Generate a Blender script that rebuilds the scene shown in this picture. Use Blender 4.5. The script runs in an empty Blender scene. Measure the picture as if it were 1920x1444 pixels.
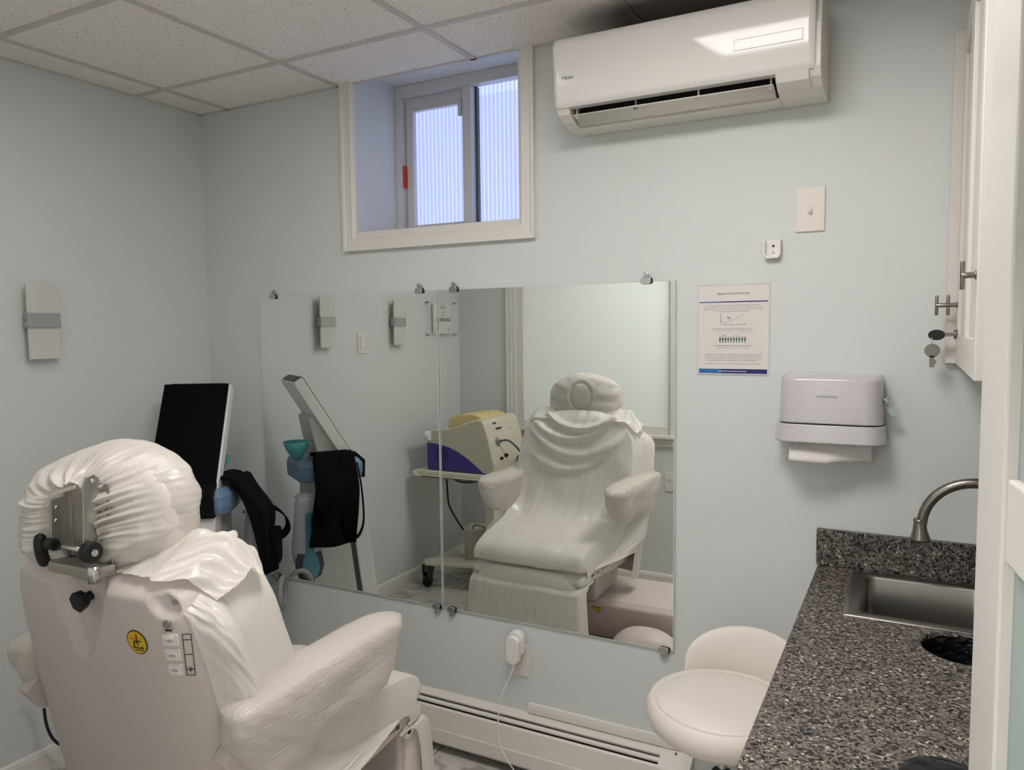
import bpy, bmesh, math, random
from mathutils import Vector, Matrix, noise
random.seed(7)
S = bpy.context.scene
COL = S.collection
PI = math.pi
# ------------------------------------------------------------------ camera, light, exposure
CAM = Vector((2.783, -2.356, 1.599))
F = Vector((-0.46846, 0.88035, -0.07396)).normalized()
_r0 = Vector((F.y, -F.x, 0)).normalized(); _u0 = _r0.cross(F)
_ro = -0.0111
RT = _r0*math.cos(_ro) + _u0*math.sin(_ro); UP = -_r0*math.sin(_ro) + _u0*math.cos(_ro)
cd = bpy.data.cameras.new('camera'); cam = bpy.data.objects.new('camera', cd); COL.objects.link(cam)
cd.sensor_width = 36; cd.lens = 1418.0/1920*36; cd.clip_start = 0.02
cam.matrix_world = Matrix(((RT.x, UP.x, -F.x, CAM.x), (RT.y, UP.y, -F.y, CAM.y), (RT.z, UP.z, -F.z, CAM.z), (0, 0, 0, 1)))
S.camera = cam
S.view_settings.view_transform = 'Standard'; S.view_settings.look = 'None'
S.view_settings.gamma = 1; S.view_settings.exposure = 0.0; S.view_settings.use_curve_mapping = False
W = bpy.data.worlds.new('sky'); S.world = W; W.use_nodes = True
W.node_tree.nodes['Background'].inputs[0].default_value = (0.64, 0.71, 1.0, 1)
W.node_tree.nodes['Background'].inputs[1].default_value = 1.7
LIGHT_MAIN = 21.5     # emission of the panel by the sink
LIGHT_LEFT = 6.0       # dimmer panel over the treatment chair
LIGHT_HALL = 32.0      # emission of the hall's ceiling troffer

# ------------------------------------------------------------------ materials
def lin(c):
    return tuple((x/12.92 if x <= .04045 else ((x+.055)/1.055)**2.4) for x in c)
def rgb(r, g, b): return lin((r/255, g/255, b/255))
def mat(name, col, rough=.5, metal=0, bump=0, bscale=60, coat=0, trans=0, ior=1.45, alpha=1, sss=0, spec=.5, bdet=3, emit=None, estr=0):
    m = bpy.data.materials.new(name); m.use_nodes = True
    nt = m.node_tree; b = nt.nodes['Principled BSDF']
    b.inputs['Base Color'].default_value = (*col, 1); b.inputs['Roughness'].default_value = rough
    b.inputs['Metallic'].default_value = metal; b.inputs['Coat Weight'].default_value = coat
    b.inputs['Coat Roughness'].default_value = .08
    b.inputs['Transmission Weight'].default_value = trans; b.inputs['IOR'].default_value = ior
    b.inputs['Alpha'].default_value = alpha; b.inputs['Specular IOR Level'].default_value = spec
    if sss: b.inputs['Subsurface Weight'].default_value = sss; b.inputs['Subsurface Radius'].default_value = (.02, .02, .02)
    if emit: b.inputs['Emission Color'].default_value = (*emit, 1); b.inputs['Emission Strength'].default_value = estr
    if bump:
        n = nt.nodes.new('ShaderNodeTexNoise'); n.inputs['Scale'].default_value = bscale; n.inputs['Detail'].default_value = bdet
        t = nt.nodes.new('ShaderNodeTexCoord'); bp = nt.nodes.new('ShaderNodeBump')
        bp.inputs['Strength'].default_value = bump; bp.inputs['Distance'].default_value = .01
        nt.links.new(t.outputs['Object'], n.inputs['Vector']); nt.links.new(n.outputs['Fac'], bp.inputs['Height'])
        nt.links.new(bp.outputs['Normal'], b.inputs['Normal'])
    return m
def N(nt, t, **kw):
    n = nt.nodes.new(t)
    for k, v in kw.items():
        if k in n.inputs: n.inputs[k].default_value = v
        else: setattr(n, k, v)
    return n
def ramp(nt, stops, interp='LINEAR'):
    r = nt.nodes.new('ShaderNodeValToRGB'); r.color_ramp.interpolation = interp
    e = r.color_ramp.elements
    while len(e) < len(stops): e.new(.5)
    for i, (p, c) in enumerate(stops): e[i].position = p; e[i].color = (*c, 1)
    return r

m_wall = mat('wall_paint', rgb(212, 215, 214), .55, bump=.06, bscale=180)
m_trim = mat('trim_paint', rgb(226, 222, 216), .35, bump=.03, bscale=40)
m_vinyl = mat('window_vinyl', rgb(205, 203, 204), .4)
m_cab = mat('cabinet_paint', rgb(215, 210, 202), .38, bump=.03, bscale=50)
m_door = mat('door_paint', rgb(198, 193, 187), .3, bump=.02, bscale=30)
m_white = mat('white_plastic', rgb(232, 228, 226), .3)
m_switch = mat('switch_plastic', rgb(226, 219, 211), .35)
m_ac = mat('ac_gloss', rgb(226, 223, 220), .06, spec=.32)
m_acm = mat('ac_matte', rgb(222, 217, 208), .4)
m_disp = mat('dispenser_plastic', rgb(196, 191, 193), .16, coat=.3)
m_paper = mat('paper', rgb(222, 216, 213), .8)
m_lam = mat('laminated_paper', rgb(212, 206, 206), .25)
m_black = mat('black', (.006, .006, .007), .5)
m_bgloss = mat('black_gloss', (.004, .004, .005), .12, spec=.25)
m_screen = mat('screen_glass', (.0015, .0015, .002), .5, spec=.08)
m_fabric = mat('black_fabric', (.005, .005, .006), .95, bump=.3, bscale=300, spec=.1)
m_rubber = mat('black_rubber', (.015, .015, .016), .6)
m_dark = mat('dark_slot', (.02, .02, .02), .8)
m_chrome = mat('chrome', (.55, .55, .55), .18, 1)
m_steel = mat('steel', (.27, .255, .235), .34, 1, bump=.03, bscale=200)
m_nickel = mat('brushed_nickel', (.27, .245, .215), .3, 1)
m_zinc = mat('zinc_plate', (.42, .41, .385), .36, .9, bump=.05, bscale=80)
m_silver = mat('satin_silver', (.40, .40, .39), .45, .5)
m_heater = mat('heater_enamel', rgb(224, 218, 212), .35)
m_leather = mat('white_vinyl', rgb(222, 214, 206), .42, bump=.04, bscale=260)
m_shell = mat('chair_plastic', rgb(206, 196, 192), .42)
m_base = mat('chair_base_plastic', rgb(222, 208, 203), .4)
m_beige = mat('cream_plastic', rgb(205, 198, 178), .45)
m_yellow = mat('yellowed_plastic', rgb(214, 194, 140), .5)
m_purple = mat('purple_plastic', rgb(72, 56, 138), .4)
m_cream = mat('cream_enamel', rgb(222, 216, 200), .35)
m_gray = mat('gray_plastic', rgb(150, 150, 148), .45)
m_dgray = mat('dark_gray_plastic', rgb(78, 80, 82), .45)
m_mach = mat('machine_gray', rgb(196, 197, 192), .45)
m_machw = mat('machine_white', rgb(228, 225, 224), .4)
m_blue = mat('slate_blue_plastic', rgb(112, 138, 168), .38)
m_blue2 = mat('handpiece_blue', rgb(92, 140, 162), .4)
m_teal = mat('teal_plastic', rgb(88, 172, 176), .35)
m_lav = mat('pale_lavender_plastic', rgb(196, 194, 204), .4)
m_red = mat('red_plastic', rgb(200, 62, 38), .5)
m_navy = mat('print_navy', rgb(28, 38, 110), .6)
m_pblue = mat('print_blue', rgb(40, 105, 170), .6)
m_ink = mat('print_gray', rgb(120, 118, 120), .8)
m_inkd = mat('print_dark', rgb(45, 45, 48), .8)
m_green = mat('print_green', rgb(25, 92, 78), .8)
m_pink = mat('print_pink', rgb(210, 150, 150), .8)
m_sticky = mat('yellow_sticker', rgb(214, 176, 24), .4)
m_orange = mat('orange_print', rgb(205, 110, 30), .5)
m_glassd = mat('key_plastic', rgb(190, 205, 205), .25, alpha=.75)
m_key = mat('key_metal', (.24, .22, .19), .4, .9)
m_acry = mat('clear_acrylic', (.9, .95, .95), .05, alpha=.10)
m_bucket = mat('bucket_plastic', rgb(214, 208, 198), .5)
m_mirror = mat('mirror_silver', (.895, .93, .90), .0, 1)
m_medge = mat('mirror_edge', rgb(205, 214, 210), .15)

def m_lamp(name, s, c=(1, .968, .935)):
    m = bpy.data.materials.new(name); m.use_nodes = True; nt = m.node_tree; nt.nodes.clear()
    e = N(nt, 'ShaderNodeEmission'); e.inputs[0].default_value = (*c, 1); e.inputs[1].default_value = s
    o = N(nt, 'ShaderNodeOutputMaterial'); nt.links.new(e.outputs[0], o.inputs[0]); return m

def mk_granite():
    m = mat('granite', (.2, .2, .2), .42, spec=.3); nt = m.node_tree; b = nt.nodes['Principled BSDF']
    t = N(nt, 'ShaderNodeTexCoord'); mp = N(nt, 'ShaderNodeMapping'); mp.inputs['Scale'].default_value = (1, 1, 1)
    nt.links.new(t.outputs['Object'], mp.inputs[0])
    nz = N(nt, 'ShaderNodeTexNoise', Scale=55.0, Detail=2.0)
    add = N(nt, 'ShaderNodeMixRGB'); add.blend_type = 'ADD'; add.inputs[0].default_value = .018
    nt.links.new(mp.outputs[0], nz.inputs['Vector']); nt.links.new(mp.outputs[0], add.inputs[1]); nt.links.new(nz.outputs['Color'], add.inputs[2])
    v = N(nt, 'ShaderNodeTexVoronoi', Scale=190.0); nt.links.new(add.outputs[0], v.inputs['Vector'])
    sp = N(nt, 'ShaderNodeSeparateColor'); nt.links.new(v.outputs['Color'], sp.inputs[0])
    r = ramp(nt, [(0, rgb(34, 32, 32)), (.14, rgb(66, 62, 60)), (.32, rgb(112, 104, 98)), (.6, rgb(132, 123, 114)), (.8, rgb(100, 95, 91)), (.955, rgb(184, 174, 166))], 'CONSTANT')
    nt.links.new(sp.outputs[0], r.inputs[0])
    n2 = N(nt, 'ShaderNodeTexNoise', Scale=150.0, Detail=5.0, Roughness=.8); nt.links.new(mp.outputs[0], n2.inputs['Vector'])
    r2 = ramp(nt, [(.42, (.06, .06, .06)), (.50, (1, 1, 1))]); nt.links.new(n2.outputs['Fac'], r2.inputs[0])
    mx = N(nt, 'ShaderNodeMixRGB'); mx.blend_type = 'MULTIPLY'; mx.inputs[0].default_value = .8
    nt.links.new(r.outputs[0], mx.inputs[1]); nt.links.new(r2.outputs[0], mx.inputs[2])
    nt.links.new(mx.outputs[0], b.inputs['Base Color']); return m
m_granite = mk_granite()

def soot_shade(nt, t, src, b, amt):
    # ragged soot patch over the air conditioner's intake, with its shade painted in
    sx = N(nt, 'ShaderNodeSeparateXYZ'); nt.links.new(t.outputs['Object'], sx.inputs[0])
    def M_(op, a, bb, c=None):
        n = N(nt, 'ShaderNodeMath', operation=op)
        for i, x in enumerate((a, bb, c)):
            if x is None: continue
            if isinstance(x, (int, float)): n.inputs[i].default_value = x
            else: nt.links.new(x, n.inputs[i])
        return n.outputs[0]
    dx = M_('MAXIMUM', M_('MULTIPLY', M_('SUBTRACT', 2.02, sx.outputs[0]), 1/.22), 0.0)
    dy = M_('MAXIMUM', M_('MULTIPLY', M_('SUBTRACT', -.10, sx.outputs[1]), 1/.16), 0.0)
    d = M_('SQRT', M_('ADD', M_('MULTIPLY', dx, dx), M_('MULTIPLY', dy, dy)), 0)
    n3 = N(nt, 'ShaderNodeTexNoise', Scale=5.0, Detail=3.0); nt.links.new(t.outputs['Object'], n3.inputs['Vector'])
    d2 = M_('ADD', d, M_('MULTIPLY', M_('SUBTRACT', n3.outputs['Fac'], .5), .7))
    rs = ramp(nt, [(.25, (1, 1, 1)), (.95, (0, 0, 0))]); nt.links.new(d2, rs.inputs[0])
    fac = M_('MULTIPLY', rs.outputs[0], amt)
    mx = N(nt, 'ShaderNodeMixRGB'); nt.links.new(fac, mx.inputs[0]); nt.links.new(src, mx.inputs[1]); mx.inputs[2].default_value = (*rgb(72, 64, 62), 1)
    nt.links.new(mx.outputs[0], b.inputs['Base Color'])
def mk_ceiling():
    m = mat('ceiling_tile', rgb(240, 234, 228), .9, spec=.1); nt = m.node_tree; b = nt.nodes['Principled BSDF']
    t = N(nt, 'ShaderNodeTexCoord')
    nz = N(nt, 'ShaderNodeTexNoise', Scale=115.0, Detail=4.0, Roughness=.75); nt.links.new(t.outputs['Object'], nz.inputs['Vector'])
    r = ramp(nt, [(.345, rgb(128, 120, 114)), (.40, rgb(242, 236, 231))]); nt.links.new(nz.outputs['Fac'], r.inputs[0])
    soot_shade(nt, t, r.outputs[0], b, .82); return m
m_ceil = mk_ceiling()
m_tbar = mat('ceiling_grid_paint', rgb(190, 185, 178), .5)
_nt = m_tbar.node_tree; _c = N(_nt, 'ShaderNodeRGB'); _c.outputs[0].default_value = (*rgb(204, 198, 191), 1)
soot_shade(_nt, N(_nt, 'ShaderNodeTexCoord'), _c.outputs[0], _nt.nodes['Principled BSDF'], .82)

def mk_floor():
    m = mat('marble_tile', (.8, .8, .8), .22); nt = m.node_tree; b = nt.nodes['Principled BSDF']
    t = N(nt, 'ShaderNodeTexCoord')
    br = N(nt, 'ShaderNodeTexBrick', Scale=1.0); br.inputs['Brick Width'].default_value = .61; br.inputs['Row Height'].default_value = .305
    br.inputs['Mortar Size'].default_value = .003; br.inputs['Color1'].default_value = (1, 1, 1, 1); br.inputs['Color2'].default_value = (.93, .93, .93, 1); br.inputs['Mortar'].default_value = (.35, .34, .33, 1)
    nt.links.new(t.outputs['Object'], br.inputs['Vector'])
    nz = N(nt, 'ShaderNodeTexNoise', Scale=2.2, Detail=8.0, Distortion=2.5); nt.links.new(t.outputs['Object'], nz.inputs['Vector'])
    r = ramp(nt, [(.44, rgb(214, 208, 202)), (.5, rgb(172, 166, 162)), (.56, rgb(218, 212, 206))]); nt.links.new(nz.outputs['Fac'], r.inputs[0])
    mx = N(nt, 'ShaderNodeMixRGB'); mx.blend_type = 'MULTIPLY'; mx.inputs[0].default_value = 1
    nt.links.new(r.outputs[0], mx.inputs[1]); nt.links.new(br.outputs['Color'], mx.inputs[2]); nt.links.new(mx.outputs[0], b.inputs['Base Color']); return m
m_floor = mk_floor()

def mk_frost(name, col, rough=.6, tr=.5):
    m = bpy.data.materials.new(name); m.use_nodes = True; nt = m.node_tree; nt.nodes.clear()
    d = N(nt, 'ShaderNodeBsdfDiffuse'); d.inputs[0].default_value = (*col, 1)
    t = N(nt, 'ShaderNodeBsdfTranslucent'); t.inputs[0].default_value = (*col, 1)
    g = N(nt, 'ShaderNodeBsdfGlossy'); g.inputs['Roughness'].default_value = rough; g.inputs[0].default_value = (.9, .9, .9, 1)
    a = N(nt, 'ShaderNodeMixShader'); a.inputs[0].default_value = tr; nt.links.new(d.outputs[0], a.inputs[1]); nt.links.new(t.outputs[0], a.inputs[2])
    c = N(nt, 'ShaderNodeMixShader'); c.inputs[0].default_value = .07; nt.links.new(a.outputs[0], c.inputs[1]); nt.links.new(g.outputs[0], c.inputs[2])
    o = N(nt, 'ShaderNodeOutputMaterial'); nt.links.new(c.outputs[0], o.inputs[0]); return m
m_frost = mk_frost('frosted_glass', rgb(232, 234, 233), .35, .5)
m_frostd = mk_frost('door_frosted_glass', rgb(186, 200, 196), .3, .45)

def mk_ribbed():
    m = bpy.data.materials.new('ribbed_polycarbonate'); m.use_nodes = True; nt = m.node_tree; nt.nodes.clear()
    t = N(nt, 'ShaderNodeTexCoord'); sx = N(nt, 'ShaderNodeSeparateXYZ'); nt.links.new(t.outputs['Object'], sx.inputs[0])
    w = N(nt, 'ShaderNodeMath', operation='PINGPONG'); w.inputs[1].default_value = .0095; nt.links.new(sx.outputs[0], w.inputs[0])
    r = ramp(nt, [(0.0, (1, 1, 1)), (.0016, (.92, .95, 1)), (.0028, (.60, .66, .86))]); nt.links.new(w.outputs[0], r.inputs[0])
    tr = N(nt, 'ShaderNodeBsdfTranslucent'); nt.links.new(r.outputs[0], tr.inputs[0])
    d = N(nt, 'ShaderNodeBsdfDiffuse'); nt.links.new(r.outputs[0], d.inputs[0])
    a = N(nt, 'ShaderNodeMixShader'); a.inputs[0].default_value = .8; nt.links.new(d.outputs[0], a.inputs[1]); nt.links.new(tr.outputs[0], a.inputs[2])
    o = N(nt, 'ShaderNodeOutputMaterial'); nt.links.new(a.outputs[0], o.inputs[0]); return m
m_rib = mk_ribbed()

def mk_film(name, alpha, col, rough=.22, bump=.35, sc=(30, 30, 30), trl=.35):
    """thin crumpled plastic film: mostly milky diffuse, partly see-through, glossy creases"""
    m = bpy.data.materials.new(name); m.use_nodes = True; nt = m.node_tree; nt.nodes.clear()
    t = N(nt, 'ShaderNodeTexCoord'); mp = N(nt, 'ShaderNodeMapping'); mp.inputs['Scale'].default_value = sc; nt.links.new(t.outputs['Object'], mp.inputs[0])
    nz = N(nt, 'ShaderNodeTexNoise', Scale=1.0, Detail=4.0, Distortion=1.2, Roughness=.6); nt.links.new(mp.outputs[0], nz.inputs['Vector'])
    bp = N(nt, 'ShaderNodeBump'); bp.inputs['Strength'].default_value = bump; bp.inputs['Distance'].default_value = .012; nt.links.new(nz.outputs['Fac'], bp.inputs['Height'])
    d = N(nt, 'ShaderNodeBsdfDiffuse'); d.inputs[0].default_value = (*col, 1); nt.links.new(bp.outputs[0], d.inputs['Normal'])
    tl = N(nt, 'ShaderNodeBsdfTranslucent'); tl.inputs[0].default_value = (*col, 1); nt.links.new(bp.outputs[0], tl.inputs['Normal'])
    g = N(nt, 'ShaderNodeBsdfGlossy'); g.inputs['Roughness'].default_value = rough; nt.links.new(bp.outputs[0], g.inputs['Normal'])
    x = N(nt, 'ShaderNodeBsdfTransparent')
    a = N(nt, 'ShaderNodeMixShader'); a.inputs[0].default_value = trl; nt.links.new(d.outputs[0], a.inputs[1]); nt.links.new(tl.outputs[0], a.inputs[2])
    lw = N(nt, 'ShaderNodeLayerWeight', Blend=.12); nt.links.new(bp.outputs[0], lw.inputs['Normal'])
    b = N(nt, 'ShaderNodeMixShader'); mu = N(nt, 'ShaderNodeMath', operation='MULTIPLY_ADD'); nt.links.new(lw.outputs[1], mu.inputs[0]); mu.inputs[1].default_value = .18; mu.inputs[2].default_value = .035; nt.links.new(mu.outputs[0], b.inputs[0]); nt.links.new(a.outputs[0], b.inputs[1]); nt.links.new(g.outputs[0], b.inputs[2])
    c = N(nt, 'ShaderNodeMixShader'); c.inputs[0].default_value = alpha; nt.links.new(x.outputs[0], c.inputs[1]); nt.links.new(b.outputs[0], c.inputs[2])
    o = N(nt, 'ShaderNodeOutputMaterial'); nt.links.new(c.outputs[0], o.inputs[0]); return m
m_film = mk_film('plastic_film', .86, rgb(243, 237, 230), sc=(18, 18, 9), bump=.25, trl=.15)
m_filmh = mk_film('headrest_film', .92, rgb(230, 223, 216), sc=(26, 26, 26), bump=.2, trl=.2)
m_filma = mk_film('armrest_film', .74, rgb(240, 234, 228), rough=.16, sc=(75, 11, 60), bump=.55)
m_filmt = mk_film('loose_film', .36, rgb(240, 236, 230), rough=.15, sc=(30, 30, 9), bump=.7, trl=.5)

# ------------------------------------------------------------------ mesh building
def tag(o, label=None, cat=None, group=None, kind=None):
    for k, v in (('label', label), ('category', cat), ('group', group), ('kind', kind)):
        if v: o[k] = v
    return o
def thing(name, label, cat, loc=(0, 0, 0), group=None):
    o = bpy.data.objects.new(name, None); o.empty_display_size = .1; COL.objects.link(o); o.location = loc
    return tag(o, label, cat, group)
def wloc(o):
    v = Vector((0, 0, 0))
    while o: v += o.location; o = o.parent
    return v

class MB:
    def __init__(s): s.v = []; s.f = []; s.mi = []; s.sm = []; s.ms = []; s.cur = 0; s.smooth = False; s.T = None
    def mat(s, m):
        if m not in s.ms: s.ms.append(m)
        s.cur = s.ms.index(m); return s
    def add(s, vs, fs, smooth=None):
        n = len(s.v); sm = s.smooth if smooth is None else smooth
        for p in vs:
            p = Vector(p)
            if s.T is not None: p = s.T @ p
            s.v.append(p)
        for f in fs: s.f.append([i+n for i in f]); s.mi.append(s.cur); s.sm.append(sm)
        return s
    def box(s, x0, x1, y0, y1, z0, z1, R=None):
        vs = [Vector((x, y, z)) for z in (z0, z1) for y in (y0, y1) for x in (x0, x1)]
        if R is not None: vs = [R @ v for v in vs]
        return s.add(vs, [(0, 2, 3, 1), (4, 5, 7, 6), (0, 1, 5, 4), (2, 6, 7, 3), (0, 4, 6, 2), (1, 3, 7, 5)], False)
    def prism(s, pts, ax, a, b, smooth=False):
        """closed polygon extruded along an axis; pts are the other two coords in order"""
        def P(q, w):
            if ax == 0: return (w, q[0], q[1])
            if ax == 1: return (q[0], w, q[1])
            return (q[0], q[1], w)
        n = len(pts); vs = [P(q, a) for q in pts] + [P(q, b) for q in pts]
        s.add(vs, [(i, (i+1) % n, n+(i+1) % n, n+i) for i in range(n)], smooth)
        k = len(s.v)-2*n
        s.f.append([k+i for i in range(n)][::-1]); s.mi.append(s.cur); s.sm.append(False)
        s.f.append([k+n+i for i in range(n)]); s.mi.append(s.cur); s.sm.append(False)
        return s
    def ring(s, rings, cap=True, closed=True, smooth=True):
        n = len(rings[0]); vs = [p for r in rings for p in r]; fs = []
        for i in range(len(rings)-1):
            for j in range(n if closed else n-1):
                a = i*n+j; b = i*n+(j+1) % n; fs.append((a, b, b+n, a+n))
        s.add(vs, fs, smooth)
        if cap:
            k = len(s.v)-len(vs)
            s.f.append([k+i for i in range(n)][::-1]); s.mi.append(s.cur); s.sm.append(False)
            s.f.append([k+len(vs)-n+i for i in range(n)]); s.mi.append(s.cur); s.sm.append(False)
        return s
    def cyl(s, p0, p1, r0, r1=None, n=20, cap=True):
        r1 = r0 if r1 is None else r1; p0 = Vector(p0); p1 = Vector(p1); d = (p1-p0).normalized()
        a = d.orthogonal().normalized(); b = d.cross(a)
        return s.ring([[p0+(a*math.cos(t)+b*math.sin(t))*r0 for t in [2*PI*i/n for i in range(n)]],
                       [p1+(a*math.cos(t)+b*math.sin(t))*r1 for t in [2*PI*i/n for i in range(n)]]], cap)
    def lathe(s, prof, c, axis=(0, 0, 1), n=28, sx=1, sy=1):
        c = Vector(c); d = Vector(axis).normalized(); a = d.orthogonal().normalized()
        if abs(d.z) > .99: a = Vector((1, 0, 0))
        b = d.cross(a)
        return s.ring([[c+d*h+(a*math.cos(t)*sx+b*math.sin(t)*sy)*max(r, 1e-5) for t in [2*PI*i/n for i in range(n)]] for r, h in prof])
    def tube(s, pts, r, n=8, sub=6):
        P = [Vector(p) for p in pts]
        if sub > 1 and len(P) > 2:
            Q = []
            for i in range(len(P)-1):
                a = P[max(i-1, 0)]; b = P[i]; c = P[i+1]; d = P[min(i+2, len(P)-1)]
                for k in range(sub):
                    t = k/sub; Q.append(.5*((2*b)+(c-a)*t+(2*a-5*b+4*c-d)*t*t+(3*b-a-3*c+d)*t**3))
            Q.append(P[-1]); P = Q
        rings = []; prev = None
        for i, q in enumerate(P):
            d = (P[min(i+1, len(P)-1)]-P[max(i-1, 0)]).normalized()
            a = d.orthogonal().normalized() if prev is None else (prev-d*prev.dot(d)).normalized()
            prev = a; b = d.cross(a)
            rings.append([q+(a*math.cos(t)+b*math.sin(t))*r for t in [2*PI*k/n for k in range(n)]])
        return s.ring(rings)
    def ribbon(s, pts, w, th, wd):
        """strap: thin band following pts, width along direction wd"""
        P = [Vector(p) for p in pts]; Q = []
        for i in range(len(P)-1):
            a = P[max(i-1, 0)]; b = P[i]; c = P[i+1]; d = P[min(i+2, len(P)-1)]
            for k in range(6):
                t = k/6; Q.append(.5*((2*b)+(c-a)*t+(2*a-5*b+4*c-d)*t*t+(3*b-a-3*c+d)*t**3))
        Q.append(P[-1]); wd = Vector(wd).normalized(); rings = []
        for i, q in enumerate(Q):
            d = (Q[min(i+1, len(Q)-1)]-Q[max(i-1, 0)]).normalized(); nn = d.cross(wd).normalized()
            rings.append([q+wd*w/2+nn*th/2, q-wd*w/2+nn*th/2, q-wd*w/2-nn*th/2, q+wd*w/2-nn*th/2])
        return s.ring(rings, smooth=False)
    def grid(s, fn, nu, nv, cu=False, cv=False, smooth=True):
        vs = [fn(i/(nu if cu else nu-1), j/(nv if cv else nv-1)) for i in range(nu) for j in range(nv)]
        fs = []
        for i in range(nu if cu else nu-1):
            for j in range(nv if cv else nv-1):
                i2 = (i+1) % nu; j2 = (j+1) % nv; fs.append((i*nv+j, i2*nv+j, i2*nv+j2, i*nv+j2))
        return s.add(vs, fs, smooth)
    def cushion(s, c, h, e=4, n=14, fn=None, R=None):
        """superellipsoid-like rounded box from a subdivided cube; e = squareness"""
        c = Vector(c); idx = {}; vs = []; fs = []
        def vid(i, j, k):
            if (i, j, k) in idx: return idx[(i, j, k)]
            p = Vector((2*i/n-1, 2*j/n-1, 2*k/n-1))
            p = Vector([math.sin(x*PI/2*.98)/math.sin(PI/2*.98)*.35+x*.65 for x in p])
            L = (abs(p.x)**e+abs(p.y)**e+abs(p.z)**e)**(1/e); p = p/L
            q = Vector((p.x*h[0], p.y*h[1], p.z*h[2]))
            if fn: q = fn(q, p)
            if R is not None: q = R @ q
            idx[(i, j, k)] = len(vs); vs.append(c+q); return idx[(i, j, k)]
        for a in range(n):
            for b in range(n):
                for lo in (0, n):
                    fs.append([vid(a, b, lo), vid(a+1, b, lo), vid(a+1, b+1, lo), vid(a, b+1, lo)][::(1 if lo else -1)])
                    fs.append([vid(a, lo, b), vid(a+1, lo, b), vid(a+1, lo, b+1), vid(a, lo, b+1)][::(-1 if lo else 1)])
                    fs.append([vid(lo, a, b), vid(lo, a+1, b), vid(lo, a+1, b+1), vid(lo, a, b+1)][::(1 if lo else -1)])
        return s.add(vs, fs, True)
    def text(s, string, size, M4, depth=.0003, font_w=1.0):
        cu = bpy.data.curves.new('lettering', 'FONT'); cu.body = string; cu.size = size; cu.extrude = depth
        cu.align_x = 'CENTER'; cu.align_y = 'CENTER'; cu.resolution_u = 3
        o = bpy.data.objects.new('lettering', cu); COL.objects.link(o)
        dg = bpy.context.evaluated_depsgraph_get(); dg.update(); me = bpy.data.meshes.new_from_object(o.evaluated_get(dg))
        s.add([M4 @ Vector((v.co.x*font_w, v.co.y, v.co.z)) for v in me.vertices], [tuple(p.vertices) for p in me.polygons], False)
        bpy.data.objects.remove(o); bpy.data.curves.remove(cu); bpy.data.meshes.remove(me); return s
    def build(s, name, m=None, parent=None, bev=0, seg=2, sub=0, solid=0, kind=None, angle=40):
        o = bpy.data.objects.new(name, bpy.data.meshes.new(name)); COL.objects.link(o)
        loc = wloc(parent) if parent else Vector((0, 0, 0))
        ms = s.ms if s.ms else [m]
        o.data.from_pydata([tuple(p-loc) for p in s.v], [], s.f)
        for mm in ms: o.data.materials.append(mm)
        for i, p in enumerate(o.data.polygons): p.material_index = s.mi[i] if s.ms else 0; p.use_smooth = s.sm[i]
        o.data.validate(); o.data.update()
        bm = bmesh.new(); bm.from_mesh(o.data); bmesh.ops.recalc_face_normals(bm, faces=bm.faces); bm.to_mesh(o.data); bm.free()
        if solid: md = o.modifiers.new('solid', 'SOLIDIFY'); md.thickness = solid; md.offset = 0
        if bev: md = o.modifiers.new('bevel', 'BEVEL'); md.width = bev; md.segments = seg; md.limit_method = 'ANGLE'; md.angle_limit = math.radians(angle)
        if sub: md = o.modifiers.new('sub', 'SUBSURF'); md.levels = sub; md.render_levels = sub
        if parent: o.parent = parent
        if kind: o['kind'] = kind
        return o
def box(name, m, parent, x0, x1, y0, y1, z0, z1, bev=0, kind=None, R=None, seg=2):
    return MB().box(x0, x1, y0, y1, z0, z1, R).build(name, m, parent, bev=bev, kind=kind, seg=seg)
def boolcut(o, cutter):
    md = o.modifiers.new('cut', 'BOOLEAN'); md.object = cutter; md.operation = 'DIFFERENCE'; md.solver = 'EXACT'
    dg = bpy.context.evaluated_depsgraph_get(); dg.update(); me = bpy.data.meshes.new_from_object(o.evaluated_get(dg))
    o.modifiers.clear(); old = o.data; o.data = me; bpy.data.meshes.remove(old)
    cm = cutter.data; bpy.data.objects.remove(cutter); bpy.data.meshes.remove(cm)
def onwall(x, z, y, sx=1):   # text matrix: on the mirror wall facing the room (-y)
    return Matrix(((1, 0, 0, x), (0, 0, -1, y), (0, 1, 0, z), (0, 0, 0, 1)))
def arc(cx, cy, r, a0, a1, n=6): return [(cx+r*math.cos(math.radians(a0+(a1-a0)*i/n)), cy+r*math.sin(math.radians(a0+(a1-a0)*i/n))) for i in range(n+1)]
def rrect(x0, x1, y0, y1, r, n=5):
    return arc(x1-r, y1-r, r, 0, 90, n)+arc(x0+r, y1-r, r, 90, 180, n)+arc(x0+r, y0+r, r, 180, 270, n)+arc(x1-r, y0+r, r, 270, 360, n)
def sstep(a, b, x):
    t = max(0, min(1, (x-a)/(b-a))); return t*t*(3-2*t)

exec_parts = []
# ================================================================== THE SETTING
H = 2.5465; XR = 3.2; YB = -2.124; T = .6096; GX = .175; GY = .315
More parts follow.
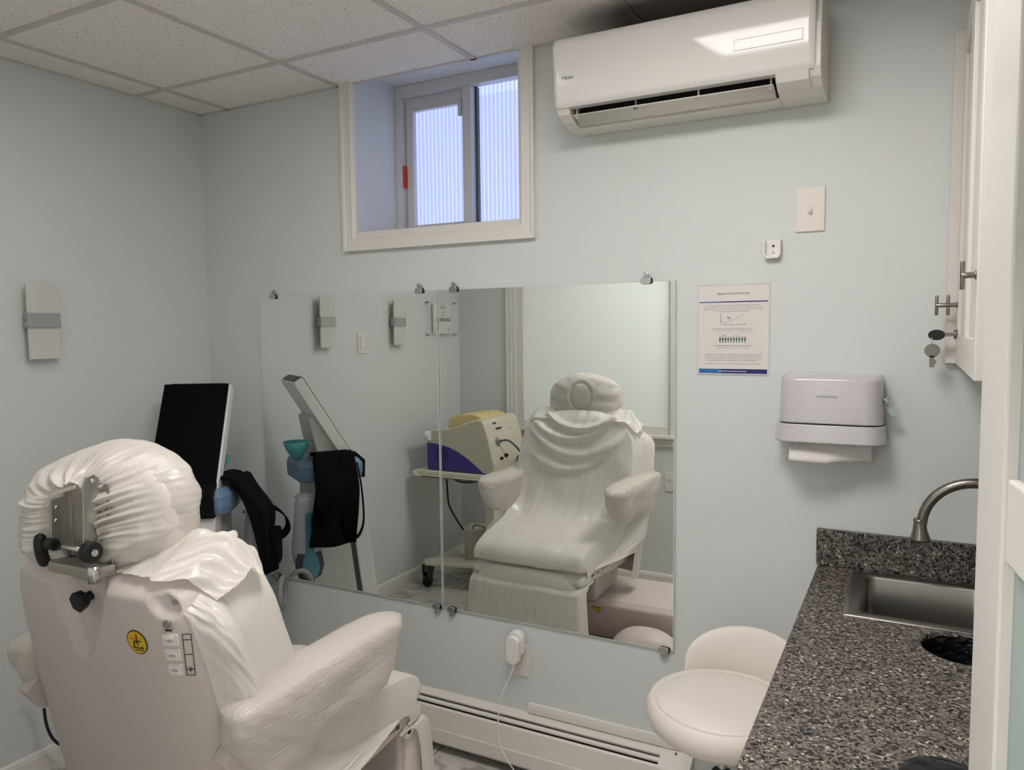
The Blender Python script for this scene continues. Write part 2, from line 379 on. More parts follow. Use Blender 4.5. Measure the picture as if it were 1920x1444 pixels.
# mirror wall with the opening of the high window
def wall_front():
    m = MB()
    m.box(-.12, .857, 0, .30, 0, 2.75); m.box(1.571, XR+.12, 0, .30, 0, 2.75)
    m.box(.857, 1.571, 0, .30, 0, 1.968); m.box(.857, 1.571, 0, .30, 2.60, 2.75)
    return m.build('wall_front', m_wall, kind='structure')
wall_front()
box('wall_left', m_wall, None, -.12, 0, YB-1.6, 0, 0, 2.75, kind='structure')
box('wall_right', m_wall, None, XR, XR+.12, YB, 0, 0, 2.75, kind='structure')
DX0, DX1 = 2.10, 2.985       # doorway
wb = MB()
wb.box(0, .44, YB-.12, YB, 0, 2.75); wb.box(.44, 1.50, YB-.12, YB, 0, .935); wb.box(.44, 1.50, YB-.12, YB, 2.13, 2.75)
wb.box(1.50, DX0, YB-.12, YB, 0, 2.75); wb.box(DX0, DX1, YB-.12, YB, 2.07, 2.75); wb.box(DX1, XR+.12, YB-.12, YB, 0, 2.75)
wb.build('wall_back', m_wall, kind='structure')
box('wall_hall', m_wall, None, -.12, XR+.4, YB-1.72, YB-1.6, 0, 2.75, kind='structure')
box('wall_hall_end', m_wall, None, XR+.12, XR+.4, YB-1.6, YB-.12, 0, 2.75, kind='structure')
box('floor', m_floor, None, -.12, XR+.4, YB-1.7, .3, -.1, 0, kind='structure')
box('ceiling', m_ceil, None, 0, XR, YB, 0, H, H+.12, kind='structure')
box('ceiling_hall', m_ceil, None, 0, XR+.12, YB-1.6, YB-.12, H, H+.12, kind='structure')
# suspended grid
g = MB()
xs = [GX+T*i for i in range(6) if GX+T*i < XR]; ys = [-GY-T*i for i in range(4) if -GY-T*i > YB]
for x in xs: g.box(x-.012, x+.012, YB, 0, H-.0045, H)
for y in ys: g.box(0, XR, y-.012, y+.012, H-.004, H)
g.box(0, XR, -.012, 0, H-.0045, H); g.box(0, .012, YB, 0, H-.0045, H); g.box(XR-.012, XR, YB, 0, H-.0045, H); g.box(0, XR, YB, YB+.012, H-.0045, H)
g.build('trim_1', m_tbar, kind='structure')
# baseboards
def bboard(name, p):
    return MB().prism(p[0], p[1], p[2], p[3]).build(name, m_trim, kind='structure')
prof = [(0, 0), (.014, 0), (.014, .066), (.010, .080), (.004, .086), (0, .086)]
bboard('baseboard_left', ([(x, z) for x, z in prof], 1, YB, 0))
bboard('baseboard_back', ([(YB+x, z) for x, z in prof], 0, .014, DX0-.07))

# ---- high window (window_1)
w1 = thing('window_1', None, None, (1.21, .28, 2.02)); w1['kind'] = 'structure'
c = MB()
cp = [(0, 0), (-.011, .0), (-.019, .014), (-.017, .022), (-.017, .044), (-.021, .050), (-.021, .060), (0, .060)]
# side casings: profile across x, run in z; bottom casing mitred in
def casing_v(m, x_in, sgn, z0, z1, z0o):
    n = len(cp); vs = []
    for q in cp: vs.append((x_in+sgn*q[1], q[0], z0+(z0o-z0)*q[1]/.06))
    for q in cp: vs.append((x_in+sgn*q[1], q[0], z1))
    m.add(vs, [(i, (i+1) % n, n+(i+1) % n, n+i) for i in range(n)]+[tuple(range(n)), tuple(range(n, 2*n))])
def casing_h(m, z_in, x0, x1, sgn=-1, grow=.06):
    n = len(cp); vs = []
    for q in cp: vs.append((x0-grow*q[1]/.06, q[0], z_in+sgn*q[1]))
    for q in cp: vs.append((x1+grow*q[1]/.06, q[0], z_in+sgn*q[1]))
    m.add(vs, [(i, (i+1) % n, n+(i+1) % n, n+i) for i in range(n)]+[tuple(range(n)), tuple(range(n, 2*n))])
XA, XB, ZS = .857, 1.571, 1.968
m = MB(); casing_v(m, XA, -1, ZS, H, ZS-.06); m.build('casing', m_trim, w1)
m = MB(); casing_v(m, XB, 1, ZS, H, ZS-.06); m.build('casing', m_trim, w1)
m = MB(); casing_h(m, ZS, XA, XB); m.build('casing', m_trim, w1)
box('window_sill', m_trim, w1, XA, XB, 0, .30, ZS, ZS+.012)
FZ0, FZ1 = 2.0, 2.60
m = MB()
m.box(XA, XA+.03, .255, .30, ZS+.012, FZ1); m.box(XB-.03, XB, .255, .30, ZS+.012, FZ1)
m.box(XA+.03, XB-.03, .255, .30, FZ1-.045, FZ1); m.box(XA+.03, XB-.03, .255, .30, ZS+.012, 2.022)
m.box(1.182, 1.222, .258, .30, 2.022, FZ1-.045)
m.build('window_frame', m_vinyl, w1, bev=.002)
m = MB()   # left sliding sash, set back
m.box(.890, .925, .285, .31, 2.025, 2.552); m.box(1.165, 1.190, .285, .31, 2.025, 2.552)
m.box(.925, 1.165, .285, .31, 2.50, 2.552); m.box(.925, 1.165, .285, .31, 2.025, 2.035)
m.build('sash', m_vinyl, w1, bev=.002)
box('sash_latch', m_vinyl, w1, 1.150, 1.166, .277, .287, 2.45, 2.515, bev=.002)
box('sash_pane', m_acry, w1, .925, 1.165, .296, .300, 2.035, 2.50)
m = MB(); m.box(1.222, 1.232, .29, .31, 2.022, 2.555); m.build('pane_gasket', m_dgray, w1)
box('fixed_pane', m_acry, w1, 1.232, 1.541, .298, .302, 2.022, 2.52)
box('window_clip', m_red, w1, .8885, .8945, .262, .285, 2.19, 2.28, bev=.001)
# outside: the ribbed sheet over the window well, and the well's own walls
m = MB()
n = 40
def ribf(u, v):
    x = .80+u*.95; return (x, .345+.0012*math.cos(x*2*PI/.019), 1.95+v*.75)
m.grid(ribf, 260, 2); m.build('ribbed_sheet', m_rib, w1)
box('wall_outside', m_wall, None, -.12, .80, .30, .42, 1.8, 2.75, kind='structure')

# ---- interior frosted window in the back wall (window_2)
w2 = thing('window_2', None, None, (.95, YB, .935)); w2['kind'] = 'structure'
box('window_pane', m_frost, w2, .49, 1.48, YB-.02, YB-.012, .985, 2.08)
m = MB()
for x0, x1 in ((.44, .496), (1.478, 1.50)): m.box(x0, x1, YB-.05, YB-.002, .935, 2.13)
m.box(.496, 1.478, YB-.05, YB-.002, .935, .995); m.box(.496, 1.478, YB-.05, YB-.002, 2.07, 2.13)
m.build('window_frame', m_trim, w2, bev=.004)
for k, (x0, x1) in enumerate(((.375, .447), (1.492, 1.564))):
    m = MB(); m.box(x0, x1, YB, YB+.014, .935, 2.21); m.box(x0+(.0 if k == 0 else .05), x0+(.022 if k == 0 else .072), YB, YB+.024, .935, 2.21)
    m.box(x0+.032, x0+.040, YB, YB+.020, .935, 2.21); m.build('casing', m_trim, w2, bev=.003)
m = MB(); m.box(.375, 1.564, YB, YB+.016, 2.14, 2.21); m.build('casing', m_trim, w2, bev=.003)
m = MB(); m.box(.355, 1.525, YB, YB+.045, .925, .945); m.box(.375, 1.515, YB, YB+.018, .875, .925); m.box(.375, 1.515, YB, YB+.028, .905, .925)
m.build('window_sill', m_trim, w2, bev=.003)

# ---- doorway casing and the open glazed door
m = MB()
m.box(DX0-.065, DX0, YB, YB+.018, 0, 2.13); m.box(DX1, DX1+.065, YB, YB+.018, 0, 2.13); m.box(DX0, DX1, YB, YB+.018, 2.07, 2.13)
m.box(DX0, DX0+.018, YB-.12, YB, 0, 2.07); m.box(DX1-.018, DX1, YB-.12, YB, 0, 2.07); m.box(DX0+.018, DX1-.018, YB-.12, YB, 2.052, 2.07)
m.build('trim_2', m_trim, kind='structure', bev=.003)
d1 = thing('door_1', None, None, (2.955, YB+.012, 0)); d1['kind'] = 'structure'
P0 = Vector((2.853, -1.326, 0)); ang = math.radians(7.0)
DD = Vector((math.sin(ang), -math.cos(ang), 0)); DN = Vector((math.cos(ang), math.sin(ang), 0))   # toward the hinge; into the thickness
RD = Matrix(((DD.x, DN.x, 0, P0.x), (DD.y, DN.y, 0, P0.y), (0, 0, 1, 0), (0, 0, 0, 1)))
def dbox(name, m_, a, b, z0, z1, t0=0, t1=.036, bev=.003):
    q = MB(); q.T = RD; q.box(a, b, t0, t1, z0, z1); return q.build(name, m_, d1, bev=bev)
DW = .80
dbox('stile', m_door, 0, .116, .012, 2.04); dbox('stile', m_door, DW-.116, DW, .012, 2.04)
dbox('rail', m_door, .1165, DW-.1165, 1.915, 2.04)
for z in (1.353, .80): dbox('rail', m_door, .116, DW-.116, z, z+.087, .004, .032)
dbox('rail', m_door, .1165, DW-.1165, .012, .22)
dbox('door_pane', m_frostd, .112, DW-.112, .2, 1.93, .013, .020, 0)

# ---- ceiling troffers
def troffer(name, label, x0, x1, y0, y1, lm):
    t = thing(name, label, 'light', ((x0+x1)/2, (y0+y1)/2, H))
    m = MB(); w = .022
    m.box(x0, x1, y0, y0+w, H-.010, H-.0045); m.box(x0, x1, y1-w, y1, H-.010, H-.0045); m.box(x0, x0+w, y0+w, y1-w, H-.010, H-.0045); m.box(x1-w, x1, y0+w, y1-w, H-.010, H-.0045)
    m.build('light_frame', m_tbar, t)
    box('diffuser', lm, t, x0+w, x1-w, y0+w, y1-w, H-.0075, H-.005)
    return t
troffer('ceiling_light', 'square flat white light panel in the ceiling by the sink and wall cabinet', GX+3*T+.012, GX+4*T-.012, -GY-2*T+.012, -GY-T-.012, m_lamp('lamp_room', LIGHT_MAIN))
troffer('ceiling_light', 'square flat white light panel over the treatment chair, dimmer than the one by the sink', GX+T+.012, GX+2*T-.012, -GY-2*T+.012, -GY-T-.012, m_lamp('lamp_left', LIGHT_LEFT))
troffer('ceiling_light', 'flat white light panel in the ceiling of the hall outside the doorway', 1.2, 2.4, YB-1.2, YB-.6, m_lamp('lamp_hall', LIGHT_HALL))

# ================================================================== THINGS ON THE MIRROR WALL
# ---- mirrors
YM = -.010
def clip(parent, x, z, up):
    s = 1 if up else -1
    m = MB()
    m.prism(rrect(x-.017, x+.017, z-.011 if up else z-.009, z+.009 if up else z+.011, .008), 1, YM-.010, YM-.004)
    m.cyl((x, YM+.003, z+s*.019), (x, YM-.007, z+s*.019), .0085)
    m.box(x-.007, x+.007, YM-.006, YM+.004, min(z, z+s*.02), max(z, z+s*.02))
    c_ = m.build('mirror_clip', m_chrome, parent, bev=.0015)
    MB().prism(rrect(x-.0165, x+.021, z-.010, z+.010, .008), 1, YM-.004, YM-.0005).build('rubber_pad', m_rubber, c_)
    MB().cyl((x, YM-.007, z+s*.019), (x, YM-.010, z+s*.019), .0035, n=10).build('screw', m_chrome, c_)
def mirror(x0, x1, z0, z1, label, clips):
    t = thing('wall_mirror', label, 'mirror', ((x0+x1)/2, -.004, z0))
    MB().box(x0+.0025, x1-.0025, YM, YM+.0012, z0+.0025, z1-.0025).build('mirror_glass', m_mirror, t)
    m = MB()
    m.box(x0, x0+.0025, YM, -.004, z0, z1); m.box(x1-.0025, x1, YM, -.004, z0, z1)
    m.box(x0+.0025, x1-.0025, YM, -.004, z0, z0+.0025); m.box(x0+.0025, x1-.0025, YM, -.004, z1-.0025, z1)
    m.build('polished_edge', m_medge, t)
    MB().box(x0+.003, x1-.003, YM+.0013, -.004, z0+.003, z1-.003).build('backing', m_gray, t)
    for c_ in clips: clip(t, *c_)
mirror(.325, 1.2255, .547, 1.746, 'frameless wall mirror nearer the corner, reflecting the machine hung with black straps', [(.409, 1.745, 1), (1.149, 1.745, 1), (.374, .547, 0), (1.201, .547, 0)])
mirror(1.2305, 2.118, .547, 1.746, 'frameless wall mirror nearer the sink, reflecting the front of the treatment chair', [(1.30, 1.745, 1), (2.024, 1.747, 1), (1.268, .547, 0), (2.086, .549, 0)])

# ---- air conditioner
ac = thing('air_conditioner', 'glossy white split air conditioner mounted high between window and cabinet', 'air conditioner', (2.17, 0, 2.22))
AX0, AX1 = 1.795, 2.552
# body end blocks and middle with the outlet cavity; profile in (y,z)
full = [(-.002, 2.226), (-.030, 2.2235), (-.10, 2.224), (-.150, 2.232), (-.185, 2.250), (-.200, 2.272), (-.203, 2.380), (-.186, 2.440), (-.175, 2.458), (-.002, 2.465)]
notch = [(-.002, 2.226), (-.030, 2.2235), (-.080, 2.2225), (-.105, 2.225), (-.085, 2.29), (-.100, 2.33), (-.160, 2.33), (-.190, 2.266), (-.200, 2.272), (-.203, 2.380), (-.186, 2.440), (-.175, 2.458), (-.002, 2.465)]
m = MB(); m.prism(full, 0, AX0+.004, 1.838); m.prism(notch, 0, 1.838, 2.437); m.prism(full, 0, 2.437, AX1)
m.build('housing', m_acm, ac, bev=.003)
# front panel, gently bowed; leans so that its lower edge sits further back
def acy(z):
    # front panel depth against height: near flat below, bowing back toward the top
    v = (z-2.266)/.196; y = -.2115-.0165*max(v, 0)**.9
    if v > .88: y += .010*((v-.88)/.12)**1.8
    return y
def acf(u, v):
    x = AX0+.002+(AX1-.016-AX0)*u; z = 2.266+v*.196
    y = acy(z)
    if v < .10: y += .010*(1-v/.10)**2
    ex = min(u, 1-u)*(AX1-AX0)
    if ex < .012: y += .008*(1-ex/.012)**2
    return (x, y, z)
m = MB(); m.grid(acf, 90, 40)
def acb(u, v):
    p = acf(u, v); return (p[0], -.1720, p[2])
m.grid(acb, 2, 2, smooth=False)
# skirts
for k in range(2):
    pass
def rim(u, w):
    # perimeter strip between front sheet and back plane
    q = u*4; i = int(min(q, 3.999)); t = q-i
    uv = [(t, 0), (1, t), (1-t, 1), (0, 1-t)][i]; p = acf(*uv); return (p[0], p[1]+(-.1720-p[1])*w, p[2])
m.grid(rim, 161, 2, smooth=False)
fp = m.build('front_panel', m_ac, ac)
m = MB(); m.T = None
ta = math.atan(.0165/.196)
def acpl(x, z, off): return Vector((x, acy(z)-off, z))
zz0, zz1 = 2.338, 2.366
m.add([acpl(2.334, zz0, .0006), acpl(2.509, zz0, .0006), acpl(2.509, zz1, .0006), acpl(2.334, zz1, .0006), acpl(2.334, zz0, -.004), acpl(2.509, zz0, -.004), acpl(2.509, zz1, -.004), acpl(2.334, zz1, -.004)],
      [(0, 1, 2, 3), (4, 5, 6, 7), (0, 1, 5, 4), (1, 2, 6, 5), (2, 3, 7, 6), (3, 0, 4, 7)], False)
m.build('display_frame', m_gray, fp)
zz0 += .0012; zz1 -= .0012
m = MB(); m.add([acpl(2.3352, zz0, .0009), acpl(2.5078, zz0, .0009), acpl(2.5078, zz1, .0009), acpl(2.3352, zz1, .0009), acpl(2.3352, zz0, -.001), acpl(2.5078, zz0, -.001), acpl(2.5078, zz1, -.001), acpl(2.3352, zz1, -.001)],
      [(0, 1, 2, 3), (4, 5, 6, 7), (0, 1, 5, 4), (1, 2, 6, 5), (2, 3, 7, 6), (3, 0, 4, 7)], False)
m.build('display_window', m_ac, fp)
m = MB(); m.text('Haier', .0155, onwall(1.846, 2.348, acy(2.348)-.0008), font_w=1.15); m.build('logo', m_ink, fp)
# louvers and outlet
m = MB(); m.box(1.838, 2.437, -.104, -.100, 2.232, 2.33); m.build('outlet_cavity', m_dark, ac)
def louver(u, v):
    x = 1.845+.585*u; a = -1+2*v; y = -.150-.030*a; z = 2.2365+.012*(1-a*a)*.5+.010*a; return (x, y, z)
m = MB(); m.grid(louver, 2, 10); lv = m.build('louver', m_acm, ac, solid=.003)
for x in (1.853, 2.04, 2.225, 2.422):
    m = MB(); m.box(x-.002, x+.002, -.165, -.158, 2.244, 2.282); m.cyl((x-.006, -.165, 2.246), (x+.006, -.165, 2.246), .006, n=12); m.build('louver_hanger', m_acm if x != 2.04 else m_gray, lv)
m = MB()
m.prism([(-.1885, 2.2525), (-.2020, 2.272), (-.2045, 2.268), (-.191, 2.2445), (-.160, 2.2315), (-.155, 2.2335)], 0, 2.44, 2.522); m.build('access_cover', m_acm, ac)

# ---- light switch
t = thing('light_switch', 'large white toggle light switch plate high on the wall beside the wall cabinet', 'light switch', (2.51, 0, 1.869))
m = MB(); m.prism(rrect(2.470, 2.549, 1.869, 1.995, .004), 1, -.007, 0); m.build('switch_plate', m_switch, t, bev=.003, seg=3)
m = MB(); m.box(2.5035, 2.5155, -.0085, -.0065, 1.919, 1.945); m.build('toggle_frame', m_switch, t, bev=.001)
m = MB(); m.prism([(-.007, 1.924), (-.016, 1.919), (-.019, 1.926), (-.007, 1.940)], 0, 2.505, 2.514); m.build('toggle', m_switch, t, bev=.001)
for z in (1.962, 1.901):
    MB().cyl((2.5095, -.0065, z), (2.5095, -.0085, z), .003, n=12).build('screw', m_switch, t)
# ---- small remote-control bracket
t = thing('wall_bracket', 'small empty white plastic wall bracket with two screws above the poster', 'bracket', (2.40, 0, 1.795))
m = MB(); m.prism(rrect(2.386, 2.430, 1.80, 1.851, .004), 1, -.004, 0); m.build('back_plate', m_white, t, bev=.001)
m = MB()
m.prism([(2.384, 1.851), (2.384, 1.808), (2.391, 1.797), (2.425, 1.797), (2.432, 1.808), (2.432, 1.851), (2.428, 1.851), (2.428, 1.812), (2.4225, 1.803), (2.3935, 1.803), (2.388, 1.812), (2.388, 1.851)], 1, -.024, -.003)
m.build('cradle', m_white, t, bev=.001)
MB().cyl((2.409, -.004, 1.834), (2.409, -.0065, 1.834), .004, n=12).build('screw', m_dgray, t)
MB().cyl((2.409, -.004, 1.815), (2.409, -.0065, 1.815), .0035, n=12).build('screw', m_silver, t)

# ---- poster
def poster():
    x0, x1, z0, z1 = 2.186, 2.402, 1.452, 1.728; cx = (x0+x1)/2
    t = thing('poster', 'laminated white notice with blue bars, a small chart and a row of figures', 'poster', (cx, 0, z0))
    box('sheet', m_lam, t, x0, x1, -.003, -.0005, z0, z1)
    box('printed_page', m_paper, t, x0+.004, x1-.004, -.0034, -.003, z0+.004, z1-.006)
    m = MB(); y = -.0036
    def bar(a, b, c, d, mm): m.mat(mm).box(a, b, y-.0001, y+.0003, c, d)
    nb = 12
    for i in range(nb):
        mm = m_pblue if i < 4 else m_navy
        a = x0+.006+(x1-x0-.012)*i/nb; b = x0+.006+(x1-x0-.012)*(i+1)/nb
        bar(a, b, 1.672, 1.6755, mm); bar(a, b, 1.456, 1.4695, mm)
    m.mat(m_inkd).text('Edgewood Cosmetic Medical Spa', .0072, onwall(cx, 1.699, y))
    m.mat(m_inkd).text('4x', .0115, onwall(cx-.012, 1.625, y))
    def line(z, w, h=.0011, mm=m_ink, seed=0):
        # a row of illegible small print: word-length dashes
        rr = random.Random(seed); a = cx-w/2
        while a < cx+w/2-.004:
            L = .004+rr.random()*.009; bar(a, min(a+L, cx+w/2), z, z+h*(.8+rr.random()*.4), mm); a += L+.0012
    for i, (z, w) in enumerate([(1.6625, .156), (1.6565, .176), (1.6505, .176), (1.6445, .100)]): line(z, w, seed=i)
    for i, (z, w) in enumerate([(1.592, .128), (1.586, .110)]): line(z, w, seed=10+i)
    bar(cx-.062, cx+.062, 1.5785, 1.5788, m_ink)
    for i, (z, w) in enumerate([(1.540, .112), (1.534, .094)]): line(z, w, seed=20+i, mm=m_inkd if i == 0 else m_ink)
    for i, (z, w) in enumerate([(1.513, .170), (1.507, .170), (1.501, .170), (1.495, .150), (1.485, .166)]): line(z, w, .0012, seed=30+i)
    rr = random.Random(5); a = cx-.042
    while a < cx+.042: L = .004+rr.random()*.007; m.mat(m_paper).box(a, min(a+L, cx+.042), y-.0003, y, 1.4615, 1.4635); a += L+.001
    # chart: axes and stepped rising line
    bar(cx-.036, cx-.0355, 1.606, 1.636, m_ink); 
    for i in range(5): bar(cx-.038, cx-.0345, 1.610+i*.006, 1.612+i*.006, m_ink)
    for i in range(12): bar(cx-.034+i*.0062, cx-.030+i*.0062, 1.604, 1.6053+(i % 3)*.0006, m_ink)
    pts = [(-.035, 1.612), (-.018, 1.612), (-.014, 1.615), (-.006, 1.617), (0, 1.620), (.008, 1.622), (.012, 1.625), (.022, 1.627), (.026, 1.632), (.036, 1.6335)]
    for (a, za), (b, zb) in zip(pts, pts[1:]):
        m.mat(m_ink).add([(cx+a, y, za), (cx+b, y, zb), (cx+b, y, zb+.0008), (cx+a, y, za+.0008), (cx+a, y+.0003, za), (cx+b, y+.0003, zb), (cx+b, y+.0003, zb+.0008), (cx+a, y+.0003, za+.0008)], [(0, 1, 2, 3), (4, 5, 6, 7), (0, 1, 5, 4), (2, 3, 7, 6)], False)
    # row of ten figures hand in hand
    for i in range(10):
        a = cx-.038+i*.0083; mm = m_inkd if i < 3 else m_green
        m.mat(mm).cyl((a, y+.0002, 1.5665), (a, y-.0001, 1.5665), .0018, n=8); bar(a-.002, a+.002, 1.557, 1.564, mm); bar(a-.0042, a+.0042, 1.5600, 1.5612, mm)
        bar(a-.0018, a-.0004, 1.550, 1.557, mm); bar(a+.0004, a+.0018, 1.550, 1.557, mm)
    for a, b in ((-.034, -.020), (.002, .012), (.014, .022)): bar(cx+a, cx+b, 1.571, 1.5725, m_inkd if a < 0 else m_pink)
    m.build('print', None, t)
poster()

# ---- paper towel dispenser
t = thing('towel_dispenser', 'white folded paper towel dispenser on the wall above the stool', 'towel dispenser', (2.575, 0, 1.25))
def dprof(x0, x1, d, r, n=8):   # plan outline of the dispenser, rounded front corners
    return [(x1, 0)]+[(x0, 0)]+[(x0+r-r*math.cos(a), -d+r-r*math.sin(a)) for a in [PI/2*i/n for i in range(n+1)]]+[(x1-r+r*math.sin(a), -d+r-r*math.cos(a)) for a in [PI/2*i/n for i in range(n+1)]]
m = MB(); n_ = len(dprof(0, 1, .1, .05))
def dsec(x0, x1, d, r, z): return [(p[0], p[1], z) for p in dprof(x0, x1, d, r)]
m.ring([dsec(2.442, 2.714, .108, .045, 1.326), dsec(2.4421, 2.7139, .1079, .045, 1.330), dsec(2.4457, 2.7103, .0985, .045, 1.444), dsec(2.446, 2.710, .098, .045, 1.4475), dsec(2.4468, 2.7092, .0965, .0445, 1.4495), dsec(2.451, 2.705, .090, .042, 1.4600), dsec(2.453, 2.703, .088, .042, 1.4605)])
cv = m.build('dispenser_cover', m_disp, t, angle=30)
m = MB(); m.ring([dsec(2.446, 2.708, .100, .045, 1.318), dsec(2.446, 2.708, .100, .045, 1.327)]); m.build('seam', m_dark, t)
m = MB()
m.ring([dsec(2.434, 2.722, .1175, .052, 1.2715), dsec(2.432, 2.724, .120, .052, 1.274), dsec(2.4322, 2.7238, .1197, .052, 1.277), dsec(2.4368, 2.7192, .1133, .048, 1.320), dsec(2.437, 2.719, .113, .048, 1.3225)])
m.build('dispenser_base', m_disp, t)
m = MB()   # towel hanging with a fold
def tow(u, v):
    x = 2.475+.215*u; z = 1.275-v*(.055+.012*u if u < .5 else .058-.004*u)
    y = -.070-.012*math.cos(u*PI)*(v) - (.030*v if u < .45 else .030*v*(1-(u-.45)*1.6))
    return (x, y, z)
m.grid(tow, 30, 6); m.build('paper_towel', m_paper, t, solid=.0015)
m = MB(); m.text('interhasa', .0135, onwall(2.572, 1.402, -.1022), font_w=1.1); m.build('logo', m_ink, cv)
MB().cyl((2.712, -.055, 1.393), (2.7175, -.055, 1.393), .008, n=16).build('lock', m_chrome, t)
k = thing('dispenser_key', 'clear plastic headed key hanging from the lock of the towel dispenser', 'key', (2.72, -.055, 1.39))
MB().prism(rrect(-.068, -.042, 1.383, 1.402, .004), 0, 2.7195, 2.7225).build('key_head', m_glassd, k)
box('key_shank', m_chrome, k, 2.7176, 2.7195, -.058, -.052, 1.390, 1.396)
k = thing('dispenser_key', 'spare clear plastic key dangling below the dispenser lock on a ring', 'key', (2.727, -.055, 1.36))
m = MB(); m.T = Matrix.Translation((2.729, -.058, 1.372)) @ Matrix.Rotation(math.radians(-28), 4, 'Y') @ Matrix.Rotation(.5, 4, 'Z')
m.prism(rrect(-.010, .010, -.024, 0, .005), 1, -.0015, .0015); m.build('key_head', m_glassd, k)
m = MB(); m.tube([(2.722+.008*math.cos(a), -.056, 1.379+.008*math.sin(a)) for a in [2*PI*i/10 for i in range(11)]], .0008, 6, 2); m.build('key_ring', m_chrome, k)

# ---- wall outlet and plugged charger
def outlet(name, label, loc, nrm):
    t = thing(name, label, 'outlet', loc); x, y, z = loc; s = nrm
    m = MB(); m.prism(rrect(x-.036, x+.036, z, z+.120, .004), 1, min(y, y+s*.006), max(y, y+s*.006)); m.build('outlet_plate', m_switch, t, bev=.0025, seg=3)
    for zc in (z+.039, z+.081):
        MB().prism(rrect(x-.017, x+.017, zc-.014, zc+.014, .008), 1, min(y+s*.006, y+s*.008), max(y+s*.006, y+s*.008)).build('socket', m_switch, t)
    return t
outlet('wall_outlet', 'white wall outlet plate below the mirrors with a charger plugged in', (1.551, 0, .345), -1)
outlet('wall_outlet', 'white wall outlet plate below the frosted window on the back wall', (1.498, YB, .60), 1)
t = thing('phone_charger', 'white rounded plug-in charger in the wall outlet with a thin white cord', 'charger', (1.55, -.008, .41))
def stad(x0, x1, z0, z1): return rrect(x0, x1, z0, z1, (x1-x0)/2-.0005, 8)
m = MB(); m.prism(stad(1.520, 1.580, .425, .522), 1, -.040, -.009); m.build('charger_body', m_white, t, bev=.004, seg=3)
m = MB(); m.prism(stad(1.525, 1.575, .409, .510), 1, -.064, -.040); m.build('cord_winder', m_white, t, bev=.003, seg=3)
m = MB(); m.tube([(1.553, -.05, .411), (1.549, -.062, .385), (1.538, -.075, .35), (1.518, -.092, .29), (1.512, -.100, .22), (1.518, -.110, .16), (1.55, -.12, .10), (1.61, -.125, .04), (1.66, -.14, .004), (1.70, -.2, .003)], .0022, 8)
m.build('charger_cord', m_white, t)

# ---- baseboard heater and raceway strip
t = thing('baseboard_heater', 'long white baseboard heater running along the floor under the mirrors', 'heater', (1.4, 0, 0))
HX0, HX1 = .45, 2.185
m = MB(); m.prism([(0, .02), (-.006, .02), (-.006, .196), (-.028, .196), (-.028, .201), (-.003, .215), (0, .215)], 0, HX0, HX1-.10); m.build('back_panel', m_heater, t)
m = MB(); m.prism([(-.040, .196), (-.052, .192), (-.052, .186), (-.044, .184), (-.044, .190)], 0, HX0, HX1-.10); m.build('damper', m_heater, t)
m = MB(); m.prism([(-.058, .182), (-.064, .176), (-.071, .100), (-.074, .098), (-.074, .050), (-.066, .040), (-.064, .042), (-.070, .052), (-.070, .096), (-.061, .172), (-.056, .178)], 0, HX0, HX1-.10); m.build('front_cover', m_heater, t)
m = MB(); m.prism([(-.008, .05), (-.050, .05), (-.050, .165), (-.008, .165)], 0, HX0+.01, HX1-.11); m.build('heating_fins', m_dark, t)
m = MB(); m.prism([(0, .015), (-.072, .03), (-.075, .050), (-.075, .100), (-.066, .176), (-.055, .190), (-.030, .204), (-.003, .217), (0, .217)], 0, HX1-.105, HX1); m.build('end_cap', m_heater, t, bev=.004)
MB().cyl((HX1-.055, -.018, .2085), (HX1-.055, -.019, .2125), .004, n=10).build('screw', m_dgray, t)
t = thing('cable_raceway', 'loose gray-white plastic channel strip on the wall just above the heater', 'cable channel', (1.85, 0, .22))
m = MB(); m.prism([(0, .2185), (-.011, .2185), (-.0115, .236), (-.009, .252), (0, .254)], 0, 1.585, 2.142); m.build('channel', m_trim, t, bev=.001)

# ================================================================== SINK CORNER
ct = thing('countertop', 'speckled gray and brown granite countertop with a backsplash and a round cut-out', 'countertop', (2.87, -.6, .868))
CX0 = 2.548
slab = MB().box(CX0, XR-.002, -1.245, -.003, .868, .900).build('granite_slab', m_granite, ct)
boolcut(slab, MB().box(2.672, 2.972, -.388, -.062, .8, 1.0).build('cutter', m_granite))
HC = (2.898, -.500); HR = .086
boolcut(slab, MB().cyl((HC[0], HC[1], .8), (HC[0], HC[1], 1.0), HR, n=48).build('cutter', m_granite))
md = slab.modifiers.new('bevel', 'BEVEL'); md.width = .005; md.segments = 3; md.limit_method = 'ANGLE'; md.angle_limit = math.radians(50)
box('backsplash', m_granite, ct, CX0-.004, XR-.002, -.022, -.002, .9005, 1.006, bev=.002)
# base cabinet below
bc = thing('base_cabinet', 'white base cabinet carrying the granite countertop', 'cabinet', (2.88, -.6, 0))
m = MB(); m.box(2.60, 2.62, -1.22, -.003, .10, .866); m.box(2.60, XR-.003, -1.22, -1.20, 0, .866); m.box(2.62, XR-.003, -.023, -.003, 0, .866); m.box(2.64, 2.66, -1.20, -.023, 0, .10); m.box(2.62, XR-.003, -1.2, -.023, .10, .118)
m.build('cabinet_body', m_cab, bc)
for y0, y1 in ((-1.21, -.83), (-.82, -.43), (-.42, -.03)):
    d = box('cabinet_door', m_cab, bc, 2.580, 2.599, y0, y1, .12, .70, bev=.003)
    w = box('drawer', m_cab, bc, 2.580, 2.599, y0, y1, .71, .855, bev=.003)
    MB().cyl((2.58, (y0+y1)/2, .785), (2.562, (y0+y1)/2, .785), .006, .011, n=14).build('knob', m_nickel, w)
